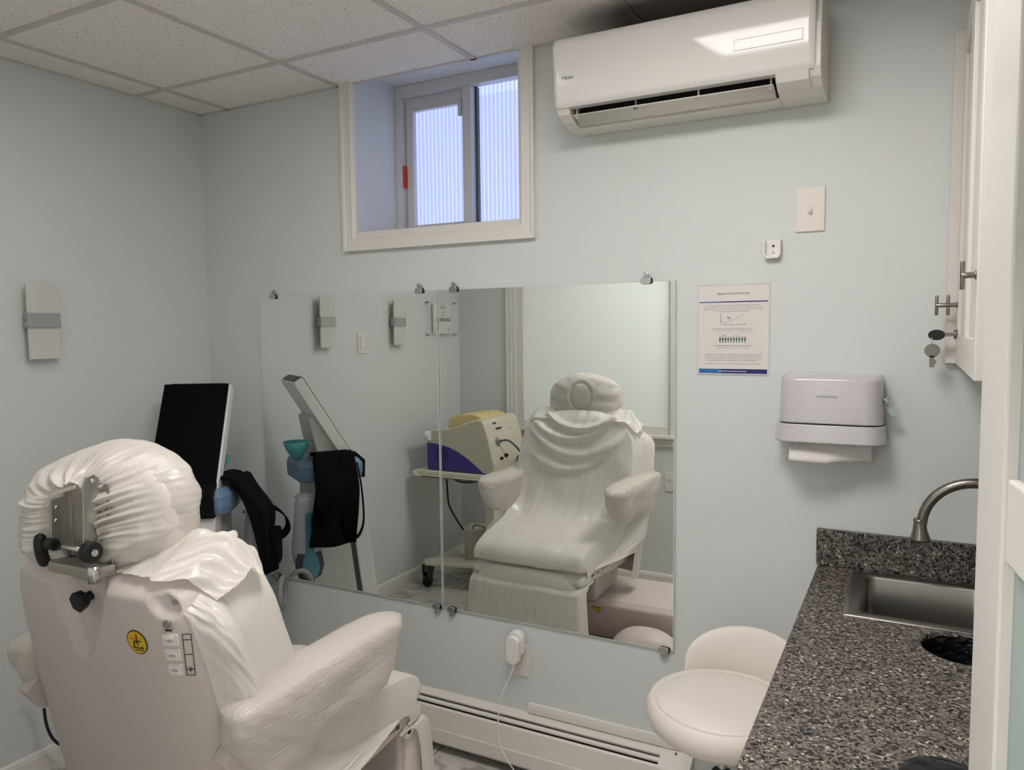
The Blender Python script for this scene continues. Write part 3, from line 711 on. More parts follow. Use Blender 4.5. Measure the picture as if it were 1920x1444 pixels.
# sink
sk = thing('sink', 'brushed stainless drop-in sink set in the granite countertop', 'sink', (2.82, -.22, .9))
m = MB()
def lip(x0, x1, y0, y1, r, z): return [(a, b, z) for a, b in rrect(x0, x1, y0, y1, r, 6)]
m.ring([lip(2.645, 2.995, -.412, -.040, .004, .9005), lip(2.645, 2.995, -.412, -.040, .004, .9025), lip(2.677, 2.962, -.378, -.070, .022, .9025), lip(2.682, 2.957, -.374, -.074, .022, .896),
        lip(2.684, 2.955, -.372, -.076, .022, .80), lip(2.690, 2.949, -.366, -.082, .030, .735), lip(2.71, 2.93, -.35, -.10, .03, .725)], cap=False, smooth=True)
k0 = len(m.v)-28
m.f.append(list(range(k0, k0+28))); m.mi.append(0); m.sm.append(False)
m.build('sink_basin', m_steel, sk, angle=30)
MB().lathe([(.0, .001), (.035, .001), (.042, .004), (.03, .0045), (0, .002)], (2.82, -.225, .725)).build('drain', m_chrome, sk)
# faucet
fc = thing('faucet', 'brushed nickel gooseneck faucet arching over the sink', 'faucet', (3.04, -.20, .9))
FX, FY = 3.045, -.20
pts = [(FX, FY, .93), (FX, FY, 1.05)]+[(FX-.113+.113*math.cos(a), FY, 1.085+.113*math.sin(a)) for a in [PI*i/12 for i in range(13)]][0:12]+[(2.812, FY, 1.135)]
pts = [(FX, FY, .93), (FX, FY, 1.03), (FX, FY, 1.08)]+[(2.928+.117*math.cos(a), FY, 1.090+.117*math.sin(a)) for a in [PI*i/14 for i in range(1, 14)]]+[(2.810, FY, 1.088), (2.805, FY, 1.074)]
neck = MB().tube(pts, .0125, 18, 5).build('neck', m_nickel, fc)
m = MB(); m.lathe([(.0135, 0), (.0155, -.003), (.0145, -.008), (.0150, -.014), (.0175, -.030), (.0235, -.050), (.0245, -.054), (.021, -.0565), (.019, -.052), (0, -.052)][::-1], (2.806, FY, 1.106), (-.06, 0, 1), 24)
m.build('spray_head', m_nickel, fc)
MB().lathe([(0, 0), (.030, 0), (.030, .006), (.022, .012), (.020, .045), (.0135, .052), (0, .052)], (FX, FY, .9005)).build('base', m_nickel, fc)
m = MB(); m.cyl((FX, FY, .93), (FX+.004, FY-.06, .945), .008, .006); m.build('lever', m_nickel, fc)
# waste hole liner
wl = thing('waste_liner', 'black plastic bag liner sunk in the round cut-out of the countertop', 'bag', (HC[0], HC[1], .6))
m = MB()
def lin_(u, v):
    a = 2*PI*u; r = HR-.004-.012*v*(1+.5*math.sin(9*a+3*v)); z = .894-.20*v
    if v > .8: r *= (1-v)/.2+.001
    return (HC[0]+r*math.cos(a), HC[1]+r*math.sin(a), z+.008*noise.noise(Vector((math.cos(a)*3, math.sin(a)*3, v*5))))
m.grid(lin_, 60, 20, cu=True); m.build('liner', mat('liner_film', (.006, .006, .007), .25, bump=.8, bscale=60), wl)
# black domed canister lid
bd = thing('soap_dish', 'round glossy black domed container at the near end of the countertop', 'container', (2.840, -1.105, .9005))
MB().lathe([(0, 0), (.058, 0), (.061, .004), (.061, .016), (.058, .0205)], (2.840, -1.105, .9005), n=40).build('container_body', m_bgloss, bd)
MB().lathe([(.0605, .020), (.062, .021), (.058, .026), (.045, .031), (.02, .034), (0, .0345)], (2.840, -1.105, .9005), n=40).build('lid', m_bgloss, bd)

# ---- wall cabinet
wc = thing('wall_cabinet', 'narrow white wall cabinet with two shaker doors and a key in its lock', 'cabinet', (3.03, -.37, 1.494))
WX = 2.880; WZ0, WZ1 = 1.494, 2.357; WY0 = -.755
box('cabinet_body', mat('cabinet_side_shaded', rgb(176, 171, 157), .4), wc, WX+.020, XR-.002, WY0, -.003, WZ0, WZ1, bev=.001)  # body darker than the doors: shade painted into its colour
def shaker(y0, y1, name):
    m = MB(); w = .055; x0, x1 = WX, WX+.019; z0, z1 = WZ0+.001, WZ1-.001
    m.box(x0, x1, y0, y0+w, z0, z1); m.box(x0, x1, y1-w, y1, z0, z1); m.box(x0, x1, y0+w, y1-w, z0, z0+w+.02); m.box(x0, x1, y0+w, y1-w, z1-w-.02, z1)
    m.box(x0+.008, x1-.002, y0+w, y1-w, z0+w, z1-w)
    return m.build(name, m_cab, wc, bev=.0015)
dn = shaker(WY0+.001, -.372, 'cabinet_door'); df = shaker(-.369, -.026, 'cabinet_door')
box('scribe_strip', m_cab, wc, WX-.024, WX+.019, -.024, -.003, WZ0, WZ1, bev=.001)
def tknob(parent, y, z, L, bars, hh):
    m = MB(); m.cyl((WX, y, z), (WX-L, y, z), .0055, n=14)
    for b in bars: m.cyl((WX-b, y, z-hh), (WX-b, y, z+hh), .0042, n=12)
    m.cyl((WX, y, z), (WX-.003, y, z), .008, n=16)
    m.build('door_knob', m_nickel, parent, bev=.001)
tknob(dn, -.728, 1.688, .024, [.022], .026)
tknob(df, -.075, 1.648, .050, [.022, .048], .026)
MB().cyl((WX, -.075, 1.572), (WX-.007, -.075, 1.572), .012, n=18).build('lock', m_nickel, df)
k = thing('cabinet_key', 'black headed key standing in the lock of the wall cabinet', 'key', (2.85, -.075, 1.572))
m = MB(); m.box(WX-.026, WX-.0072, -.077, -.073, 1.567, 1.577); m.build('key_shank', m_key, k)
def ell(cx, cz, a, b, n=20): return [(cx+a*math.cos(2*PI*i/n), cz+b*math.sin(2*PI*i/n)) for i in range(n)]
m = MB(); m.prism(ell(WX-.046, 1.571, .020, .014), 1, -.078, -.072); m.build('key_head', m_black, k, bev=.001)
k = thing('cabinet_key', 'bare metal spare key dangling from the black key of the wall cabinet', 'key', (2.83, -.080, 1.51))
m = MB(); kx = WX-.055; kz = 1.530
m.prism(ell(kx, kz, .0185, .018), 1, -.0815, -.0795); m.box(kx-.006, kx+.006, -.0815, -.0795, 1.486, kz-.014); m.box(kx+.006, kx+.010, -.0815, -.0795, 1.495, 1.505); m.build('key_blade', m_key, k)
m = MB(); m.tube([(kx-.002, -.078+.004*math.cos(a), 1.553+.012*math.sin(a)) for a in [2*PI*i/10 for i in range(11)]], .001, 6, 2); m.build('key_ring', m_chrome, k)

# ---- stool
st = thing('swivel_stool', 'round white vinyl swivel stool with a low curved backrest by the counter', 'stool', (2.367, -.405, 0))
SX, SY, SZ = 2.362, -.405, .552
m = MB(); R_ = .198
m.lathe([(0, -.020), (.10, -.020), (.165, -.014), (.190, .004), (.199, .028), (.1975, .050), (.188, .066), (.1815, .070), (.177, .066), (.12, .060), (0, .060)], (SX, SY, SZ), n=56)
m.build('seat_base', m_leather, st)
m = MB()
def seatf(u, v):
    a = 2*PI*u; r = v*.180; h = .088-.030*v**5-.004*(1-v)
    wr = .0012*math.sin(26*a)*sstep(.8, .97, v)
    return (SX+r*math.cos(a), SY+r*math.sin(a), SZ+h-(.016 if v > .985 else 0)+wr)
m.grid(seatf, 72, 24, cu=True); m.build('seat_cushion', m_leather, st)
m = MB()
def backf(u, v):
    # u along the arc, v around the section of the thin cushion
    A = math.radians(62)+(-math.radians(62)+u*math.radians(124))  # centred on +y, leaning toward +x
    A = math.radians(70)+(u-.5)*math.radians(132)
    hh = .138*math.sqrt(max(0, 1-(2*u-1)**2))**.8+.012
    w = 2*PI*v; th = .021*math.sqrt(max(.02, 1-(2*u-1)**4))
    zc = .050+hh*(.5+.5*math.sin(w)); rr = .188+.018*(zc/.2)+th*math.cos(w)*1.0
    return (SX+rr*math.cos(A), SY+rr*math.sin(A), SZ+zc)
m.grid(backf, 48, 22, cv=True); m.build('backrest', m_leather, st)
MB().cyl((SX, SY, .36), (SX, SY, .527), .0115, n=20).build('gas_piston', m_chrome, st)
MB().cyl((SX, SY, .09), (SX, SY, .41), .0245, n=24).build('column', m_chrome, st)
MB().cyl((SX, SY, .405), (SX, SY, .425), .0265, n=24).build('collar', m_rubber, st)
for i in range(5):
    a = 2*PI*i/5+.3; e = Vector((SX+.27*math.cos(a), SY+.27*math.sin(a)*.98, .065)); c0 = Vector((SX, SY, .10))
    if e.y > -.11: e.y = -.11
    lg = MB().cyl(c0, e, .022, .013, n=12).build('leg', m_chrome, st)
    m = MB(); m.cyl((e.x-.018, e.y, .026), (e.x+.018, e.y, .026), .025, n=18); m.cyl((e.x, e.y, .03), (e.x, e.y, .062), .006, n=8); m.build('caster', m_rubber, lg)

# ================================================================== LEFT WALL
def sconce(yc, label):
    t = thing('wall_sconce', label, 'wall lamp', (0, yc, 1.51), 'square wall sconces')
    box('glass_shade', m_sconce, t, .034, .042, yc-.055, yc+.055, 1.510, 1.777, bev=.001)
    b = box('metal_band', m_silver, t, .020, .048, yc-.058, yc+.058, 1.622, 1.674, bev=.001)
    box('back_plate', m_silver, t, 0, .020, yc-.045, yc+.045, 1.618, 1.678, bev=.001)
    MB().cyl((.030, yc-.058, 1.648), (.030, yc-.0592, 1.648), .002, n=8).build('screw', m_dark, t)
m_sconce = mk_frost('sconce_glass', rgb(222, 219, 212), .3, .2)
sconce(-.750, 'frosted glass wall sconce with a metal band, nearer the mirror wall')
sconce(-1.385, 'frosted glass wall sconce with a metal band, nearer the framed certificate')
t = thing('light_switch', 'white rocker light switch between the two sconces on the left wall', 'light switch', (0, -1.07, 1.47))
m = MB(); m.prism(rrect(-1.107, -1.035, 1.468, 1.586, .004), 0, 0, .006); m.build('switch_plate', m_switch, t, bev=.0025)
m = MB(); m.box(.006, .010, -1.088, -1.054, 1.495, 1.560); m.build('rocker', m_switch, t, bev=.002)
t = thing('certificate', 'small printed certificate held in a clear acrylic standoff frame', 'certificate', (0, -1.89, 1.56))
box('acrylic_panel', m_acry, t, .024, .027, -2.055, -1.715, 1.560, 1.783)
box('certificate_sheet', m_paper, t, .020, .0236, -1.995, -1.775, 1.572, 1.771)
m = MB(); rr = random.Random(3)
for z, w in ((1.755, .03), (1.740, .08), (1.712, .03), (1.690, .03)): m.box(.0270, .0274, -1.885-w/2, -1.885+w/2, z, z+.004)
for z in (1.672, 1.666, 1.660, 1.654): m.box(.0270, .0274, -1.97, -1.80, z, z+.0025)
for y in (-1.965, -1.83): m.box(.0270, .0274, y, y+.035, 1.60, 1.604)
m.build('print', m_ink, t)
for y in (-2.048, -1.722):
    for z in (1.567, 1.776): MB().cyl((0, y, z), (.030, y, z), .006, n=12).build('standoff', m_silver, t)
t = thing('power_cord', 'black power cord hanging along the left wall behind the treatment chair', 'cord', (.1, -.85, .1))
m = MB(); m.tube([(.118, -.905, .385), (.11, -.885, .355), (.10, -.862, .30), (.10, -.855, .22), (.10, -.835, .156), (.105, -.80, .11), (.14, -.75, .06), (.20, -.72, .006), (.26, -.80, .006)], .0052, 10)
m.build('cord', m_rubber, t)

# ================================================================== MACHINE WITH A SCREEN IN THE CORNER
TM = Matrix(((.841, -.541, 0, .50), (.541, .841, 0, -.43), (0, 0, 1, 0), (0, 0, 0, 1)))   # (a across, b backward, z)
mc = thing('treatment_machine', 'tall gray floor machine with a tilted black touch screen in the corner', 'medical machine', (.30, -.40, 0))
def MM(): q = MB(); q.T = TM; return q
q = MM(); q.prism([(.000, .962), (.258, 1.392), (.297, 1.369), (.295, 1.359), (.045, .945)], 0, -.256, .004); sl = q.build('screen_housing', m_machw, mc, bev=.004)
q = MM(); q.prism([(-.0035, .962), (.2545, 1.3935), (.258, 1.3915), (.001, .960)], 0, -.253, -.004); q.build('screen', m_screen, mc)
q = MM(); q.prism([(-.020, .912), (-.024, .992), (.022, 1.036), (.034, 1.036), (.010, .912)], 0, -.256, .001); q.build('lower_bezel', m_bgloss, mc)
q = MM(); q.prism([(.290, 1.3745), (.263, 1.3915), (.267, 1.395), (.294, 1.378)], 0, -.232, -.022); q.build('top_grip', m_dgray, sl)
q = MM(); q.prism([(.03, .97), (.19, 1.225), (.228, 1.20), (.185, .98)], 0, -.235, -.02); q.build('neck', m_mach, mc, bev=.006)
q = MM()
pl = [(-.275, .0), (.020, -.006), (.045, .05), (.048, .14), (.036, .24), (-.01, .29), (-.22, .29), (-.27, .25), (-.29, .15)]
q.ring([[(a*.97-.004, b*.97+.006, .915) for a, b in pl], [(a, b, .945) for a, b in pl], [(a, b, .985) for a, b in pl], [(a*.9-.013, b*.9+.02, 1.012) for a, b in pl]], smooth=False)
q.build('collar', m_blue, mc, bev=.008, seg=3)
q = MM(); q.prism([(.000, .920), (.070, .920), (-.030, .09), (-.105, .09)], 0, -.253, 0); q.build('front_column', m_machw, mc, bev=.004)
q = MM(); q.prism([(.066, .92), (.096, .92), (-.002, .10), (-.034, .10)], 0, -.242, -.014); q.build('side_groove', m_dgray, mc)
q = MM(); q.prism([(.092, .920), (.225, .920), (.235, .09), (-.006, .09)], 0, -.253, -.004); q.build('rear_housing', m_mach, mc, bev=.006)
q = MM(); q.box(-.27, .02, -.16, .26, .045, .092); bs = q.build('machine_base', m_mach, mc, bev=.012, seg=3)
for a, b in ((-.23, -.11), (-.02, -.11), (-.23, .21), (-.02, .21)):
    q = MM(); q.cyl((a-.014, b, .024), (a+.014, b, .024), .023, n=18); q.cyl((a, b, .02), (a, b, .05), .007, n=8); q.build('caster', m_rubber, bs)
# applicator hung on the side
hp = thing('applicator', 'pale lavender hand applicator with a blue paddle hanging on the machine', 'applicator', (.40, -.2, .5))
q = MM()
def appf(u, v):
    a = 2*PI*u; z = .50+v*.37; r = [.02, .050, .062, .066, .060, .056, .052, .050, .046, .04][min(9, int(v*9.99))]
    f_ = v*9; i = min(8, int(f_)); t = f_-i; L = [.016, .045, .060, .066, .063, .058, .055, .053, .050, .040]; r = L[i]*(1-t)+L[i+1]*t
    return (.062+r*.70*math.cos(a)+.01*v, .275+r*1.05*math.sin(a), z)
q.grid(appf, 32, 20, cu=True); hb = q.build('applicator_body', m_lav, hp, solid=.002)
q = MM(); q.ring([[(.062+.036*math.cos(t), .275+.052*math.sin(t), .868) for t in [2*PI*i/24 for i in range(24)]], [(.062+.028*math.cos(t), .275+.042*math.sin(t), .876) for t in [2*PI*i/24 for i in range(24)]]]); q.build('cap', m_lav, hp)
q = MM()
pp = [(-.016, .80), (.016, .80), (.018, .63), (.036, .59), (.040, .55), (.030, .515), (0, .498), (-.030, .515), (-.040, .55), (-.036, .59), (-.018, .63)]
q.prism([(b+.275, z) for b, z in pp], 0, .105, .123); q.build('paddle', m_blue2, hp, bev=.006, seg=3)
q = MM(); q.prism([(b*1.45+.275, z) for b, z in [(-.036, .62), (.036, .62), (.044, .56), (.034, .51), (0, .49), (-.034, .51), (-.044, .56)]], 0, .093, .109); q.build('paddle_recess', m_dgray, hp, bev=.005)
q = MM(); q.tube([(.12, .29, .50), (.13, .31, .44), (.15, .30, .36), (.15, .27, .34), (.13, .22, .37), (.10, .20, .34), (.09, .2, .22), (.06, .2, .1)], .017, 14); q.build('hose', m_machw, hp)
q = MM(); q.tube([(.16+.0*math.cos(a), .335+.050*math.cos(a), .50+.062*math.sin(a)) for a in [2*PI*i/12 for i in range(13)]], .0115, 12, 4); q.build('hose_loop', m_gray, hp)
q = MM(); q.box(.095, .098, .28, .32, .60, .665); q.build('label_card', m_paper, hp)
# bowl on the collar
bw = thing('plastic_bowl', 'small teal plastic bowl standing on the blue collar of the machine', 'bowl', (.30, -.27, 1.014))
m = MB(); m.lathe([(0, 0), (.020, 0), (.024, .006), (.046, .040), (.060, .080), (.0585, .081), (.044, .042), (.022, .010), (0, .008)], (.284, -.243, 1.0135), n=36); m.build('bowl', m_teal, bw)
m = MB(); m.box(.338, .368, -.250, -.237, 1.088, 1.093); m.build('bowl_tab', m_teal, bw, bev=.001)
# black strapped belt / harness
hv = thing('belt_harness', 'black fabric belt harness with looped straps draped over the machine collar', 'harness', (.50, -.25, .63))
q = MM()
def panel(u, v):
    z = 1.026-v*.375; b = .050+.185*u-.02*v*(1-u)+.045*v; a = .070+.074*sstep(0, .40, v)+.014*math.sin(u*PI)*(.4+v*.6)
    if v < .10: a = .048+.018*math.sin(v/.1*PI/2); z = 1.030-.010*(v/.1)
    a += .010*noise.noise(Vector((u*3, v*4, 1)))+.006*math.sin(u*9+v*3)
    return (a, b, z)
q.grid(panel, 26, 30); q.build('belt_panel', m_fabric, hv, solid=.026)
q = MM()
def flap(u, v): return (-.04+.105*u, .06+.16*v+.01*math.sin(5*u), 1.032+.012*math.sin(u*PI)-.018*sstep(.8, 1, u))
q.grid(flap, 16, 10); q.build('belt_flap', m_fabric, hv, solid=.014)
q = MM(); q.cushion((.162, .215, .735), (.022, .060, .075), 6, 10); q.build('pouch', m_fabric, hv)
q = MM(); q.ribbon([(.145, .20, .90), (.175, .225, .885), (.205, .245, .845), (.21, .25, .80), (.185, .245, .77), (.17, .24, .775), (.16, .23, .80)], .045, .005, (-.541, .841, .3)); q.build('strap', m_fabric, hv)
q = MM(); q.ribbon([(.090, .045, 1.0), (.130, .04, .90), (.155, .04, .79), (.165, .05, .72), (.165, .08, .675), (.16, .12, .70), (.155, .14, .78)], .034, .005, (1, .2, 0)); q.build('strap', m_fabric, hv)

# ================================================================== CART WITH THE PURPLE AND CREAM UNIT
ca = thing('equipment_cart', 'white wheeled equipment cart in the back corner carrying the purple and cream unit', 'cart', (.35, -1.72, 0))
m = MB(); m.box(.065, .60, -1.94, -1.47, .712, .738); m.prism([(.065, .738), (.055, .700), (.60, .700), (.60, .712), (.10, .712)], 1, -1.47, -1.45); m.build('tray', m_cream, ca, bev=.005)
box('tray_slot', m_dark, ca, .13, .56, -1.4715, -1.4485, .7035, .7085)
box('column', m_cream, ca, .50, .56, -1.66, -1.59, .16, .712, bev=.006)
m = MB()
m.add([], [])
m.prism([(.10, -1.49), (.15, -1.445), (.60, -1.56), (.60, -1.90), (.14, -2.02), (.10, -1.98), (.30, -1.75)], 2, .145, .172)
cb = m.build('cart_base', m_cream, ca, bev=.008)
for x, y in ((.135, -1.49), (.15, -1.97), (.57, -1.58), (.57, -1.88)):
    m = MB(); m.cyl((x-.013, y, .040), (x+.013, y, .040), .0395, n=24); m.build('wheel', m_rubber, cb)
    m = MB(); m.prism([(y-.045, .145), (y+.030, .145), (y+.028, .085), (y+.012, .040), (y-.012, .036), (y-.045, .10)], 0, x-.022, x-.016); m.prism([(y-.045, .145), (y+.030, .145), (y+.028, .085), (y+.012, .040), (y-.012, .036), (y-.045, .10)], 0, x+.016, x+.022); m.cyl((x, y, .10), (x, y, .146), .024, n=14); m.build('caster_fork', m_dgray, cb, bev=.002)
t = thing('bucket', 'plain off-white plastic bucket standing on the lower shelf of the cart', 'bucket', (.385, -1.66, .1725))
m = MB(); m.lathe([(0, 0), (.066, 0), (.076, .19), (.080, .192), (.080, .198), (.073, .198), (.064, .01), (0, .01)], (.385, -1.66, .1725), n=32); m.build('bucket_wall', m_bucket, t)
m = MB(); m.tube([(.36, -1.66, .33), (.40, -1.63, .385), (.46, -1.64, .375), (.53, -1.70, .30)], .006, 10); m.build('tube', m_gray, t)
dv = thing('laser_console', 'cream and purple tabletop console with a round fan grille on the cart', 'medical console', (.36, -1.72, .7385))
ZB = .7385; YF, YK = -1.500, -1.925
outl = [(.150, ZB+.008), (.150, .955), (.165, .985), (.215, .992), (.30, 1.002), (.38, 1.024), (.45, 1.050), (.505, 1.064), (.535, 1.060), (.552, 1.035), (.585, .93), (.612, .80), (.612, ZB+.012), (.60, ZB+.004)]
m = MB(); m.prism(outl, 1, YK, YF); m.build('console_body', m_beige, dv, bev=.010, seg=3, angle=50)
pur = [(.148, ZB+.004), (.148, .905), (.22, .903), (.30, .888), (.37, .862), (.44, .822), (.50, .780), (.535, .752), (.54, ZB+.004)]
for ya, yb in ((YF-.004, YF+.006), (YK-.006, YK+.004)):
    m = MB(); m.prism(pur, 1, ya, yb); pp_ = m.build('side_panel', m_purple, dv, bev=.002)
    if ya > -1.6:
        m = MB()
        for i in range(9):
            zz = .79+i*.011; hw_ = math.sqrt(max(0, .05**2-(zz-.834)**2)); m.box(.255-hw_, .255+hw_, yb, yb+.0012, zz, zz+.0045)
        m.build('fan_grille', mat('grille_purple', rgb(40, 32, 84), .5), pp_)
box('back_panel', m_purple, dv, .1445, .1495, YK, YF, ZB+.004, .905, bev=.001)
m = MB(); m.cyl((.145, YF+.012, .95), (.175, YF+.012, .95), .030, n=20); m.build('corner_knob', m_white, dv, bev=.004)
m = MB(); m.prism([(.26, .996), (.27, 1.055), (.33, 1.078), (.44, 1.086), (.50, 1.07), (.50, 1.05)], 1, -1.86, -1.56); m.build('top_tray', m_yellow, dv, bev=.006)
def fp_(y, h):   # point on sloping front face: h 0 bottom .. 1 top
    return Vector((.612-.060*h**1.0, y, .80+.235*h))
fn_ = Vector((.97, 0, .24))
def knobc(y, h, r, d, mm, name): 
    c = fp_(y, h); return MB().cyl(c-fn_*.002, c+fn_*d, r, r*.92, n=24).build(name, mm, dv, bev=.001)
knobc(-1.60, .52, .034, .006, m_gray, 'connector_ring'); knobc(-1.60, .52, .018, .022, m_zinc, 'connector')
knobc(-1.80, .62, .040, .003, m_dark, 'fan_opening')
knobc(-1.60, .10, .010, .016, m_black, 'dial'); knobc(-1.66, .14, .012, .018, m_black, 'dial')
m = MB(); c = fp_(-1.62, .85); m.box(c.x+.002, c.x+.010, -1.68, -1.62, c.z-.004, c.z+.004); c = fp_(-1.62, 1.05); m.box(c.x-.004, c.x+.006, -1.64, -1.60, c.z-.02, c.z-.01); m.build('print', m_inkd, dv)
m = MB(); c = fp_(-1.60, .52)+fn_*.02; m.tube([c, c+Vector((.05, -.02, .005)), c+Vector((.09, -.08, -.06)), c+Vector((.10, -.12, -.14)), c+Vector((.09, -.16, -.17)), c+Vector((.02, -.20, -.178))], .006, 10); m.build('fiber_cable', m_dgray, dv)
m = MB(); c = Vector((.70, -1.76, .80)); m.cyl(c-Vector((.07, .03, 0)), c+Vector((.03, .01, .01)), .018, n=16); m.build('handpiece', m_dgray, dv)
t = thing('power_cord', 'black power cord looping down from the cart tray to the bucket', 'cord', (.30, -1.56, .3))
m = MB(); m.tube([(.22, -1.60, .705), (.25, -1.55, .69), (.265, -1.535, .60), (.275, -1.535, .52), (.31, -1.56, .43), (.345, -1.585, .36)], .0055, 10); m.tube([(.24, -1.58, .700), (.34, -1.55, .67), (.45, -1.56, .675), (.52, -1.60, .69)], .0055, 10); m.build('cord', m_rubber, t)

# ================================================================== TREATMENT CHAIR
CXc = 1.272
ch = thing('treatment_chair', 'large white reclining treatment chair wrapped in clear protective plastic film', 'treatment chair', (CXc, -1.0, 0))
CXs = 1.280
def yb(z): return -1.452+(1.10-z)*.20
HWT = [(.36, .315), (.60, .330), (.80, .325), (.95, .312), (1.04, .293), (1.09, .262), (1.12, .205), (1.13, .17)]
def hw(z):
    if z <= HWT[0][0]: return HWT[0][1]
    for (a, x), (b, y) in zip(HWT, HWT[1:]):
        if z <= b: t = (z-a)/(b-a); t = t*t*(3-2*t)*.3+t*.7; return x+(y-x)*t
    return HWT[-1][1]
def rear_y(x, z):
    w = hw(z); q = min(1, abs(x)/w); D = .10
    y = yb(z)+D*(1-(1-q**3.2)**(1/3.2)) if q < 1 else yb(z)+D
    top = sstep(1.08, 1.13, z); y += .05*top
    # teardrop hollow round the knob, and a small pocket at upper right
    hwd = .020+.078*sstep(.90, 1.10, z); dx = (x-(-.020+.20*(z-.93)))/hwd; dz = max(0, (.945-z)/.03); dz2 = max(0, (z-1.085)/.03)
    r = dx*dx+dz*dz+dz2*dz2; y += .020*(1-sstep(.35, 1.0, r))
    r = ((x-.236)/.030)**2+((z-1.072+.35*(x-.236))/.022)**2; y += .018*(1-sstep(.3, 1.0, r))
    return y
def shellf(u, v):
    z = .36+v*.768; s = -1+2*u; w = hw(z)
    x = w*math.sin(s*PI/2); return (CXs+x, rear_y(x, z), z)
m = MB(); NU, NV = 120, 110
m.grid(shellf, NU, NV)
# side returns and top closure toward the front
def ret(u, v, sgn):
    z = .36+u*.768; w = hw(z); y0 = rear_y(sgn*w, z); return (CXs+sgn*(w-.012*v*v), y0+.06*v, z)
for sgn in (-1, 1): m.grid(lambda u, v: ret(u, v, sgn), 60, 5)
def topf(u, v):
    w = hw(1.128); s = -1+2*u; x = w*math.sin(s*PI/2); y0 = rear_y(x, 1.128); return (CXs+x, y0+(yb(1.128)+.19-y0)*v, 1.128+.012*math.sin(v*PI))
m.grid(topf, 40, 6)
sh = m.build('back_shell', m_shell, ch)
def onshell(x, z, off=.001): return Vector((CXs+x, rear_y(x, z)-off, z))
def shell_frame(x, z, off=.001):
    p = onshell(x, z, off); dxv = (onshell(x+.004, z, off)-onshell(x-.004, z, off)).normalized(); dzv = (onshell(x, z+.004, off)-onshell(x, z-.004, off)).normalized(); nn = dxv.cross(dzv).normalized()
    return Matrix(((dxv.x, dzv.x, nn.x, p.x), (dxv.y, dzv.y, nn.y, p.y), (dxv.z, dzv.z, nn.z, p.z), (0, 0, 0, 1)))
# rear knob, screw, key lock, buttons, legend, sticker
q = MB(); q.T = shell_frame(.024, 1.064, .0); q.cyl((0, 0, -.01), (0, 0, .016), .010, n=12); q.cyl((0, 0, .014), (0, 0, .034), .0195, .0225, n=6); q.build('recline_knob', m_black, ch, bev=.002)
q = MB(); q.T = shell_frame(.243, 1.076, -.002); q.cyl((0, 0, 0), (0, 0, .004), .0065, n=14); q.build('shell_screw', m_gray, ch)
q = MB(); q.T = shell_frame(.246, 1.040, .0); q.cyl((0, 0, 0), (0, 0, .005), .0085, n=20); q.build('key_switch', m_zinc, ch); q = MB(); q.T = shell_frame(.246, 1.026, .0005); q.box(-.007, .007, -.002, .002, 0, .0006); q.build('print', m_inkd, ch)
for i, z in enumerate((1.006, .975, .944)):
    q = MB(); q.T = shell_frame(.246, z, .0); q.prism(rrect(-.0165, .0165, -.0125, .0125, .003), 2, -.004, .0025); bt = q.build('button_frame', m_switch, ch, bev=.001)
    q = MB(); q.T = shell_frame(.246, z, .0); q.prism(rrect(-.011, .011, -.009, .009, .002), 2, .002, .004); q.build('rocker_button', m_white, bt, bev=.0008)
    q = MB(); q.T = shell_frame(.246, z, .0); q.text('\u25c4O\u25ba' if False else '<O>', .008, Matrix.Translation((0, -.001, .0044)), depth=.0001); q.build('print', m_inkd, bt)
q = MB(); q.T = shell_frame(.276, .976, .0008)
def frame2(q, x0, x1, y0, y1, w):
    q.box(x0, x0+w, y0, y1, 0, .0005); q.box(x1-w, x1, y0, y1, 0, .0005); q.box(x0+w, x1-w, y0, y0+w, 0, .0005); q.box(x0+w, x1-w, y1-w, y1, 0, .0005)
frame2(q, -.009, .009, -.043, .043, .0014)
for yy in (.030, 0, -.031): q.box(-.007, .007, yy, yy+.0016, 0, .0005)
q.box(-.001, .001, -.035, -.025, 0, .0005)
q.build('legend_strip', m_inkd, ch)
q = MB(); q.T = shell_frame(.166, .992, .0008)
def ellm(q, a, b, z0, z1, n=32): q.prism([(a*math.cos(2*PI*i/n), b*math.sin(2*PI*i/n)) for i in range(n)], 2, z0, z1)
q.mat(m_inkd); ellm(q, .0262, .0262, 0, .0006); q.mat(m_sticky); ellm(q, .0240, .0240, .0004, .0010)
q.mat(m_orange).box(-.016, .002, .006, .0095, .0008, .0013)
q.mat(m_inkd)
for a_, b_, c_, d_ in ((0, .003, -.008, .018), (-.008, .012, .002, .0045), (-.010, -.007, -.012, .0), (-.010, .004, -.002, .0005), (-.014, .016, -.0135, -.011), (-.010, .014, -.018, -.016), (.008, .015, -.010, -.008)): q.box(a_, b_, c_, d_, .0008, .0013)
q.build('warning_sticker', None, ch)
# headrest bracket
hb_ = MB()
xb0, xb1 = CXc-.038, CXc+.078; yr = -1.455
def plate(q, x, y0, y1, z0, z1, th=.004): q.box(x, x+th, y0, y1, z0, z1)
hb_.prism([(-1.425, 1.155), (-1.468, 1.155), (-1.462, 1.300), (-1.455, 1.318), (-1.440, 1.322), (-1.428, 1.312), (-1.415, 1.24)], 0, xb1, xb1+.005)
hb_.prism([(-1.425, 1.155), (-1.462, 1.155), (-1.458, 1.262), (-1.425, 1.262)], 0, xb0, xb0+.005)
hb_.box(xb0, xb0+.022, -1.428, -1.424, 1.14, 1.275); hb_.box(xb1-.004, xb1+.026, -1.424, -1.420, 1.14, 1.30)
hb_.box(xb0, xb1+.005, -1.424, -1.420, 1.13, 1.16)
hb_.prism([(-1.42, 1.118), (-1.47, 1.118), (-1.47, 1.135), (-1.466, 1.139), (-1.42, 1.139)], 0, xb0+.004, xb1+.03)
